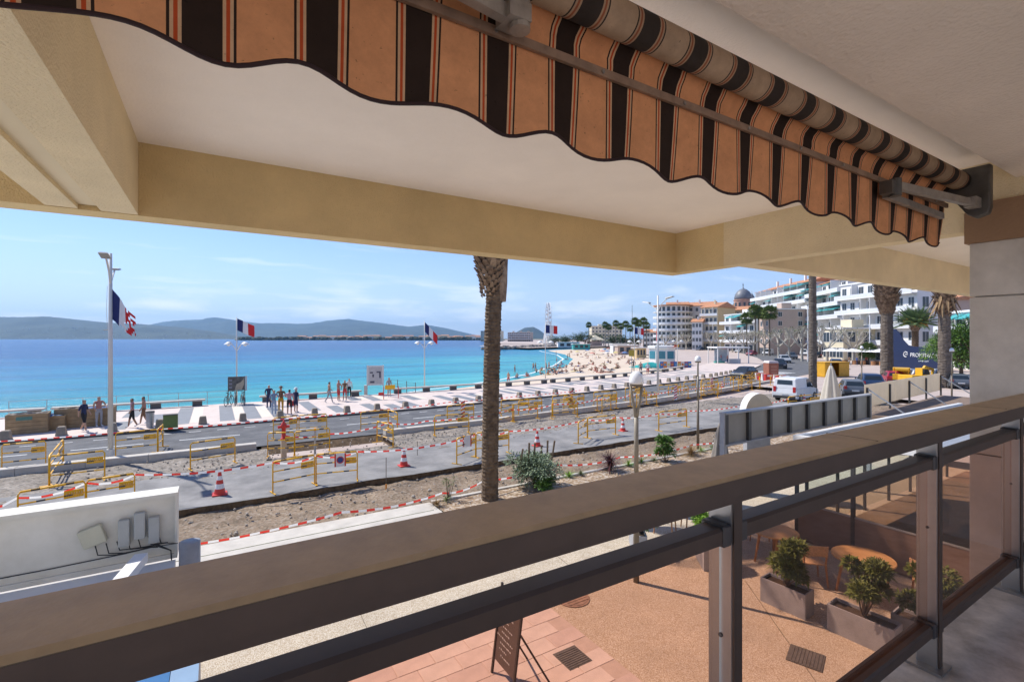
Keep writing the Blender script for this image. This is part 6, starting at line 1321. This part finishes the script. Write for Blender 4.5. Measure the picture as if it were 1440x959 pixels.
# ---------------------------------------------------------------- site plant and kiosks
navy = mat('hoarding_navy', (.006,.014,.055), .5, .08, .8); orange = mat('machine_yellow', (.72,.40,.015), .45, .12, 2); cont = mat('container_yellow', (.68,.36,.02), .5, .12, 2); toil = mat('toilet_brown', (.33,.12,.07), .55, .12, 2)
ha, hb = AT(1252,84), AT(1338,72); d = hb-ha; L_ = d.length; t = thing('site_hoarding', 'navy blue site hoarding with wavy top and white promenade lettering', 'hoarding', ha, math.atan2(d.y, d.x))
top = [(0,6.7),(.10,6.6),(.17,5.9),(.24,4.7),(.32,3.9),(.42,3.65),(1,3.6)]
q = MB(); q.extr([(0,0)] + [(L_, 0)] + [(L_*a, z) for a, z in reversed(top)], 'y', 0, .12); q.build('panel', navy, t)
def text_mesh(s, size, name, m_, parent, loc, rot, ext=.012):
    cu = bpy.data.curves.new(name, 'FONT'); cu.body = s; cu.size = size; cu.extrude = ext; o = bpy.data.objects.new('tmp_text', cu); C.objects.link(o); dg = bpy.context.evaluated_depsgraph_get(); dg.update(); me = bpy.data.meshes.new_from_object(o.evaluated_get(dg)); bpy.data.objects.remove(o)
    me.materials.clear(); me.materials.append(m_); o = bpy.data.objects.new(name, me); C.objects.link(o); o.parent = parent; o.location = loc; o.rotation_euler = rot; return o
text_mesh('PROMENADE DES', .92, 'lettering', wallw, t, (L_*.36,-.02,2.0), (math.pi/2,0,0)); 
q = MB(); q.tube([(L_*.285+.45*math.cos(a),-.02,2.35+.42*math.sin(a)) for a in [.6+k*.45 for k in range(11)]], .07, 6); q.build('emblem', wallw, t)
q = MB(); q.tube([(L_*.285-.1,-.02,2.35),(L_*.285+.45,-.02,2.35)], .06, 6); q.build('emblem_bar', wallw, t)
q = MB(); [q.box(L_*.5+k*.34,L_*.5+k*.34+.24,-.02,-.002,1.25+.05*(k%2),1.4+.05*(k%3)) for k in range(6)]; q.build('small_marks', shut, t)
p = AT(1286,50); t = thing('excavator', 'yellow excavator with folded boom before the navy hoarding', 'excavator', p, -.35); t.scale = (.65,.65,.65)
for s in (-1,1): q = MB(); q.extr([(-1.7,.35),(-1.4,0),(1.4,0),(1.7,.35),(1.4,.8),(-1.4,.8)], 'y', s*1.0-.25, s*1.0+.25); q.build('track', plast, t)
q = MB(); q.extr([(-1.9,.9),(1.4,.9),(1.4,1.5),(.6,1.9),(-1.9,1.9)], 'y', -1.2, 1.2); bevel(q.build('body', orange, t), .1, 2)
q = MB(); q.extr([(.0,1.5),(1.5,1.5),(1.55,2.2),(1.2,3.0),(.0,3.0)], 'y', -1.2, -.1); q.build('cab', orange, t)
q = MB(); q.extr([(.1,2.0),(1.4,2.0),(1.42,2.3),(1.12,2.85),(.1,2.85)], 'y', -1.22, -1.205); q.build('cab_window', wglass, t)
q = MB(); q.tube([(1.2,.4,1.6),(2.6,.4,3.1),(4.2,.4,2.7)], [.26,.28,.2], 6); q.build('boom', orange, t)
q = MB(); q.tube([(4.2,.4,2.7),(3.9,.4,1.0)], [.2,.15], 6); q.build('arm', orange, t)
q = MB(); q.extr([(3.5,.9),(4.2,1.0),(4.1,.3),(3.6,.1)], 'y', .05, .75); q.build('bucket', plast, t)
p = AT(1268,52); t = thing('dump_truck', 'yellow flatbed works truck parked by the shaggy palm', 'truck', p, .35); t.scale = (.68,.68,.72)
q = MB(); q.box(-3,3,-1.1,1.1,.6,.9); q.build('chassis', plast, t)
q = MB(); q.extr([(1.2,.7),(3.0,.7),(3.0,1.6),(2.6,2.5),(1.2,2.5)], 'y', -1.1, 1.1); bevel(q.build('cab', orange, t), .08, 2)
q = MB(); q.extr([(1.5,1.55),(2.85,1.55),(2.55,2.3),(1.5,2.3)], 'y', -1.115, -1.102); q.build('cab_window', wglass, t)
q = MB(); q.box(-3,1.1,-1.15,1.15,.95,1.7); q.build('bed', orange, t)
q = MB(); q.box(-3,1.1,-.8,.8,2.3,2.55); q.build('rack', orange, t)
for x in (-2.6,.8):
    for s in (-1,1): q = MB(); q.bar((x,s*.75,1.7),(x,s*.75,2.3),.1,.1); q.build('rack_post', orange, t)
for x in (-2,2.1):
    for s in (-1,1): q = MB(); q.tube([(x,s*.85,.45),(x,s*1.12,.45)], .45, 16); q.build('wheel', tyre, t)
p = AT(1160,62); t = thing('site_container', 'open yellow site container with dark inside beside the folded parasol', 'container', p, -.25)
for nm_, bx_ in (('back_wall',(0,4.2,2.2,2.28,0,2.3)),('side_wall',(0,.08,0,2.2,0,2.3)),('side_wall',(4.12,4.2,0,2.2,0,2.3)),('roof',(-.05,4.25,-.1,2.3,2.3,2.42)),('floor',(0,4.2,0,2.2,.02,.12)),('door',(2.35,4.1,-.12,-.04,.1,2.25)),('door',(.05,.75,-.12,-.04,.1,2.25))): q = MB(); q.box(*bx_); q.build(nm_, cont, t)
q = MB(); q.box(1.0,1.9,.6,1.6,.12,1.4); q.build('stored_machine', plast, t); t.scale = (1,.8,.8)
p = G(1084,535); t = thing('site_toilet', 'brown red portable site toilet with pale roof at the kerb end', 'toilet', (p.x, p.y, 0), -.5)
q = MB(); q.box(-.6,.6,-.6,.6,.08,2.1); bevel(q.build('cabin', toil, t), .05, 2)
q = MB(); q.loft([[(-.62,-.62,2.1),(.62,-.62,2.1),(.62,.62,2.1),(-.62,.62,2.1)], [(-.5,-.55,2.35),(.5,-.55,2.35),(.5,.55,2.35),(-.5,.55,2.35)]]); q.build('roof', mat('toilet_roof', (.62,.55,.52), .5), t)
q = MB(); q.box(-.45,.45,-.63,-.605,.15,1.95); q.build('door', toil, t)
for k in range(4): q = MB(); q.box(-.35,.35,-.645,-.632,.45+k*.38,.62+k*.38); q.build('door_rib', mat('toilet_rib', (.42,.20,.13), .55), t)
for i in range(7):
    p = AT(1068 + i*4.5 + (8 if i > 3 else 0), 59 - i*.8); t = thing('water_barrier', 'red and white plastic water barrier by the site toilet', 'barrier', p, -.4, 'plastic water barriers by the site toilet'); q = MB(); q.extr([(-.22,0),(.22,0),(.12,.5),(.1,.8),(-.1,.8),(-.12,.5)], 'x', -.55, .55); q.build('body', redp if i % 2 else wht, t); q = MB(); q.box(-.3,.3,-.125,-.105,.52,.72); q.build('reflector', wht if i % 2 else redp, t)
# lifeguard hut, tarpaulin, mural fence, pergola
p = AT(931,92,-.1); t = thing('lifeguard_hut', 'white eight sided lifeguard hut with blue windows on the beach edge', 'hut', p, .25)
q = MB(); q.lathe([(2.5,-.5),(2.5,3.2),(2.8,3.25),(2.8,3.7),(2.6,3.75),(.02,3.8)], 8); q.build('walls', wallw, t)
for k in range(8): a = math.pi/8 + k*math.pi/4; q = MB(); q.box(-.75,.75,-.06,.06,1.3,2.7); o = q.build('window', mat('hut_glass', (.06,.22,.28), .15, .15, 2), t); o.location = (2.32*math.cos(a), 2.32*math.sin(a), 0); o.rotation_euler = (0,0,a+math.pi/2)
q = MB(); q.box(-.9,.0,-2.95,-2.85,3.5,3.95); q.build('flag_board', mat('flag_board_red', (.5,.08,.03), .6), t); q = MB(); q.box(.01,.9,-2.95,-2.85,3.5,3.95); q.build('flag_board_half', yel, t)
q = MB(); q.cyl(.6,0,3.8,5.2,.05,.05,6); q.build('mast', white, t)
p = AT(914,84,-.1); q = MB(); n_ = 14; vv = [(-3.4+6.8*i/n_, -1.2+2.4*j/n_, max(0, .95*math.exp(-((i/n_-.5)/.36)**2)*math.sin(math.pi*j/n_)**.7 + .18*noise.noise((i*.5,j*.5,3)))) for i in range(n_+1) for j in range(n_+1)]
q.add(vv, [(i*(n_+1)+j,(i+1)*(n_+1)+j,(i+1)*(n_+1)+j+1,i*(n_+1)+j+1) for i in range(n_) for j in range(n_)]); tag(q.build('tarpaulin', mat('turquoise_sheet', (.04,.40,.36), .5, .12, 1.5), None, True, p, -.45), 'turquoise tarpaulin draped over a heap by the lifeguard hut', 'tarpaulin')
pa = AT(928,80,.05); t = thing('mural_fence', 'low fence panels painted with bright blue, orange and white shapes', 'fence', pa, -.42); r = random.Random(9)
for k in range(9):
    q = MB(); q.box(k*.62,k*.62+.6,0,.06,0,1.1); pn = q.build('panel', mat('mural_' + str(k % 4), ((.05,.16,.42),(.62,.22,.05),(.66,.62,.58),(.30,.10,.16))[k % 4], .6, .3, 3), t)
    q = MB(); q.lathe([(.2,0),(.2,.01)], 12); o = q.build('painted_disc', mat('mural_disc_' + str(k % 3), ((.6,.2,.05),(.1,.3,.5),(.6,.55,.2))[k % 3], .6), pn); o.location = (k*.62+.3,-.012,.6); o.rotation_euler = (math.pi/2,0,0)
p = AT(1024,96); t = thing('pergola', 'white flat roofed pergola shelter with a photo panel on the promenade', 'shelter', p, -.45)
q = MB(); q.box(-3.4,3.4,-2,2,3.1,3.35); q.build('roof', wallw, t)
for x in (-3.2,-1.1,1.1,3.2):
    for y in (-1.8,1.8): q = MB(); q.box(x-.07,x+.07,y-.07,y+.07,-.1,3.1); q.build('post', wallw, t)
q = MB(); q.box(-2.2,.6,1.2,1.3,.3,2.9); q.build('photo_panel', mat('photo_panel_blue', (.30,.45,.62), .5, .3, .8, col2=(.6,.62,.64)), t)
q = MB(); q.box(-2.9,-.9,-.4,.3,0,.5); q.build('seat', mat('pergola_seat_teal', (.08,.3,.26), .6), t)
q = MB(); q.box(.8,3.0,.6,1.2,0,.9); q.build('counter', wallw, t)
p = AT(836,335,-.2); t = thing('beach_pavilion', 'cream beach pavilion with low pyramid roof behind the sand', 'pavilion', p, -.2)
q = MB(); q.loft([[(-5.2,-5.2,4.2),(5.2,-5.2,4.2),(5.2,5.2,4.2),(-5.2,5.2,4.2)], [(-.6,-.6,7.4),(.6,-.6,7.4),(.6,.6,7.4),(-.6,.6,7.4)]]); q.build('roof', wallc, t)
for x in (-4.6,-1.5,1.5,4.6):
    for y in (-4.6,4.6): q = MB(); q.box(x-.2,x+.2,y-.2,y+.2,-.5,4.2); q.build('post', wallp, t)
q = MB(); q.box(-3.8,3.8,-3.8,3.8,-.5,3.2); q.build('room', wallp, t)
for i, (px, dp, w_, h_, m_, lab) in enumerate(((884,170,8,2.8,wallp,'brown beach cabin row behind the sand'), (872,190,6,3.2,wallw,'white beach kiosk behind the sand'), (902,140,3,2.6,wally,'small ochre kiosk by the lifeguard hut'), (800,300,14,3,wallw,'long white beach club behind the far sand'), (818,250,9,2.4,teal,'blue green fence of the beach club'))):
    p = AT(px, dp, -.4); t = thing('beach_kiosk', lab, 'kiosk', p, -.4); q = MB(); q.box(-w_/2,w_/2,0,3,-.4,h_); q.build('wall', m_, t); q = MB(); q.box(-w_/2-.4,w_/2+.4,-.6,3.3,h_,h_+.2); q.build('roof', shade_m, t)
    for k in range(3): q = MB(); q.box(-w_*.4+k*w_*.3,-w_*.4+k*w_*.3+w_*.18,-.03,.02,.6,h_*.8); q.build('opening', winm, t)
# ---------------------------------------------------------------- bay: breakwater, boats, hills, haze
rk = mat('breakwater_rock', (.25,.22,.19), .9, .3, .6); b = MB(); r = random.Random(31); a0, a1 = G(686,492,-1.5), G(800,489,-1.5)
for k in range(330):
    f = r.random(); c = a0.lerp(a1, f) + Vector((r.uniform(-3,3), r.uniform(-5,5), 0)); s = r.uniform(.8,1.9); zc2 = -1.5 + r.uniform(0,1.5)
    ring = lambda rr, z: [(c.x + rr*math.cos(a+k)*r.uniform(.75,1.2), c.y + rr*math.sin(a+k)*r.uniform(.75,1.2), z) for a in (0,1.05,2.1,3.14,4.2,5.24)]
    b.loft([ring(s*.8, zc2-s*.7), ring(s, zc2), ring(s*.55, zc2+s*.6)])
stuff(b.build('breakwater_rocks', rk))
q = MB(); dv = (a1-a0).normalized(); nv = Vector((-dv.y, dv.x, 0))*3; q.prism([tuple((a0-nv)[:2]), tuple((a1-nv)[:2]), tuple((a1+nv)[:2]), tuple((a0+nv)[:2])], -3, -.4); struct(q.build('breakwater', rk))
for i, (px, py, L_, lab) in enumerate(((597,485,5,'small white motor boat alone in the middle of the bay'), (636,478.2,12,'white yacht anchored off the far shore'), (668,478.6,13,'dark hulled boat near the thick palm trunk'), (612,478.5,9,'small white boat close to the far shore'))):
    p = G(px, py, -1.5); t = thing('boat', lab, 'boat', p, -.6 + .3*i); s = L_/6
    q = MB(); q.loft([[(x*s, w_*s*.9, -.1*s) for x, w_ in ((-3,-.8),(1,-.8),(3,-.05),(3,.05),(1,.8),(-3,.8))], [(x*s, w_*s*1.15, .7*s) for x, w_ in ((-3,-.9),(1,-.95),(3.5,-.05),(3.5,.05),(1,.95),(-3,.9))]]); q.build('hull', white if i != 2 else navy, t)
    q = MB(); q.extr([(-1.5*s,.7*s),(1.2*s,.7*s),(.6*s,1.5*s),(-1.3*s,1.6*s)], 'y', -.6*s, .6*s); q.build('cabin', white, t)
hill_m = mat('wooded_hills', (.022,.034,.016), .95, .5, .004, col2=(.06,.07,.035)); shore_m = mat('far_shore', (.16,.15,.09), .95, .3, .01)
def ridge(prof, dist, back, name, seed, foot=-2):
    b = MB(); n_ = 170; rows_ = 12; x0, x1 = prof[0][0], prof[-1][0]; vs_ = []
    for i in range(n_+1):
        px = x0 + (x1-x0)*i/n_; y = interp(prof, px)
        for j in range(rows_+1):
            f = j/rows_; dd = dist*(1 + .001) + back*f; hmax = ZY(y, dist+back) ; h = foot + (hmax-foot)*math.sin(f*math.pi/2)**1.2; w_ = AT(px, dd); h += (noise.fractal((w_.x*.0013, w_.y*.0013, seed), .9, 2, 7))*hmax*.2*max(.3, math.sin(math.pi*min(1, f*1.02)))*min(1, f*4)
            vs_.append((w_.x, w_.y, h))
        w_ = AT(px, dist+back*1.9); vs_.append((w_.x, w_.y, -5))
    R2 = rows_+2; b.add(vs_, [(i*R2+j,(i+1)*R2+j,(i+1)*R2+j+1,i*R2+j+1) for i in range(n_) for j in range(R2-1)]); return struct(b.build(name, hill_m, smooth=True))
HP = [(-260,452),(-120,449),(0,446),(60,446),(120,451),(200,456),(260,461),(300,466),(345,474)]
ridge([(-260,452),(-120,449),(0,446),(60,446),(120,451),(200,456),(260,461),(300,466),(345,474)], 4600, 1500, 'hills', 3)
ridge([(160,466),(220,455),(260,451),(300,447),(340,452),(370,455),(430,456),(460,452),(490,449),(520,452),(550,457),(575,460),(600,457),(630,462),(665,470),(690,475)], 7600, 2500, 'hills', 9)
ridge([(716,475.4),(728,466),(738,461),(750,460),(758,464),(768,471),(776,475.4)], 5200, 600, 'hills', 15)
b = MB(); fs_ = [AT(px, dd, .6 + (3 if k else 0)) for k, dd in ((0,1700),(1,2600)) for px in (330,400,470,540,610,680,800)]; b.add([tuple(p) for p in fs_] + [(p.x,p.y,-3) for p in fs_[:7]], [(i,i+1,i+8,i+7) for i in range(6)] + [(14+i,15+i,i+1,i) for i in range(6)]); struct(b.build('far_shore', shore_m))
b = MB(); r = random.Random(41)
for k in range(90):
    px = r.uniform(-30,330); f = r.uniform(.03,.45)**1.3; p = AT(px, 4600*1.001 + 1500*f); hm = ZY(interp(HP, px), 6100); z = -2 + (hm+2)*math.sin(f*math.pi/2)**1.2 + noise.fractal((p.x*.0013, p.y*.0013, 3), .9, 2, 7)*hm*.2*max(.3, math.sin(math.pi*f*1.02))*min(1, f*4); s = r.uniform(4,9); b.box(p.x-s,p.x+s,p.y-s,p.y+s,z-6,z+r.uniform(2,4))
stuff(b.build('hillside_houses', mat('hillside_house_walls', (.58,.50,.43), .8, .2, .01)))
b = MB(); r = random.Random(43)
for k in range(260):
    px = r.uniform(335,700); dd = r.uniform(1650,1800); p = AT(px, dd); s = r.uniform(5,12); ring = lambda rr, z: [(p.x + rr*math.cos(a)*r.uniform(.7,1.2), p.y + rr*math.sin(a)*r.uniform(.7,1.2), z) for a in (0,1.05,2.1,3.14,4.2,5.24)]
    b.loft([ring(s*.7,0), ring(s, s*.5), ring(s*.5, s*1.0)])
stuff(b.build('far_shore_trees', hill_m))
hz_m = bpy.data.materials.new('air'); hz_m.use_nodes = True; n_ = hz_m.node_tree.nodes; n_.remove(n_['Principled BSDF']); pv = n_.new('ShaderNodeVolumePrincipled'); pv.inputs['Color'].default_value = (.34,.63,1,1); pv.inputs['Density'].default_value = 6.5e-5; pv.inputs['Anisotropy'].default_value = .2
hz_m.node_tree.links.new(pv.outputs[0], n_['Material Output'].inputs['Volume'])
q = MB(); q.box(-14000,14000,-3000,15000,-9,560); stuff(q.build('haze', hz_m))
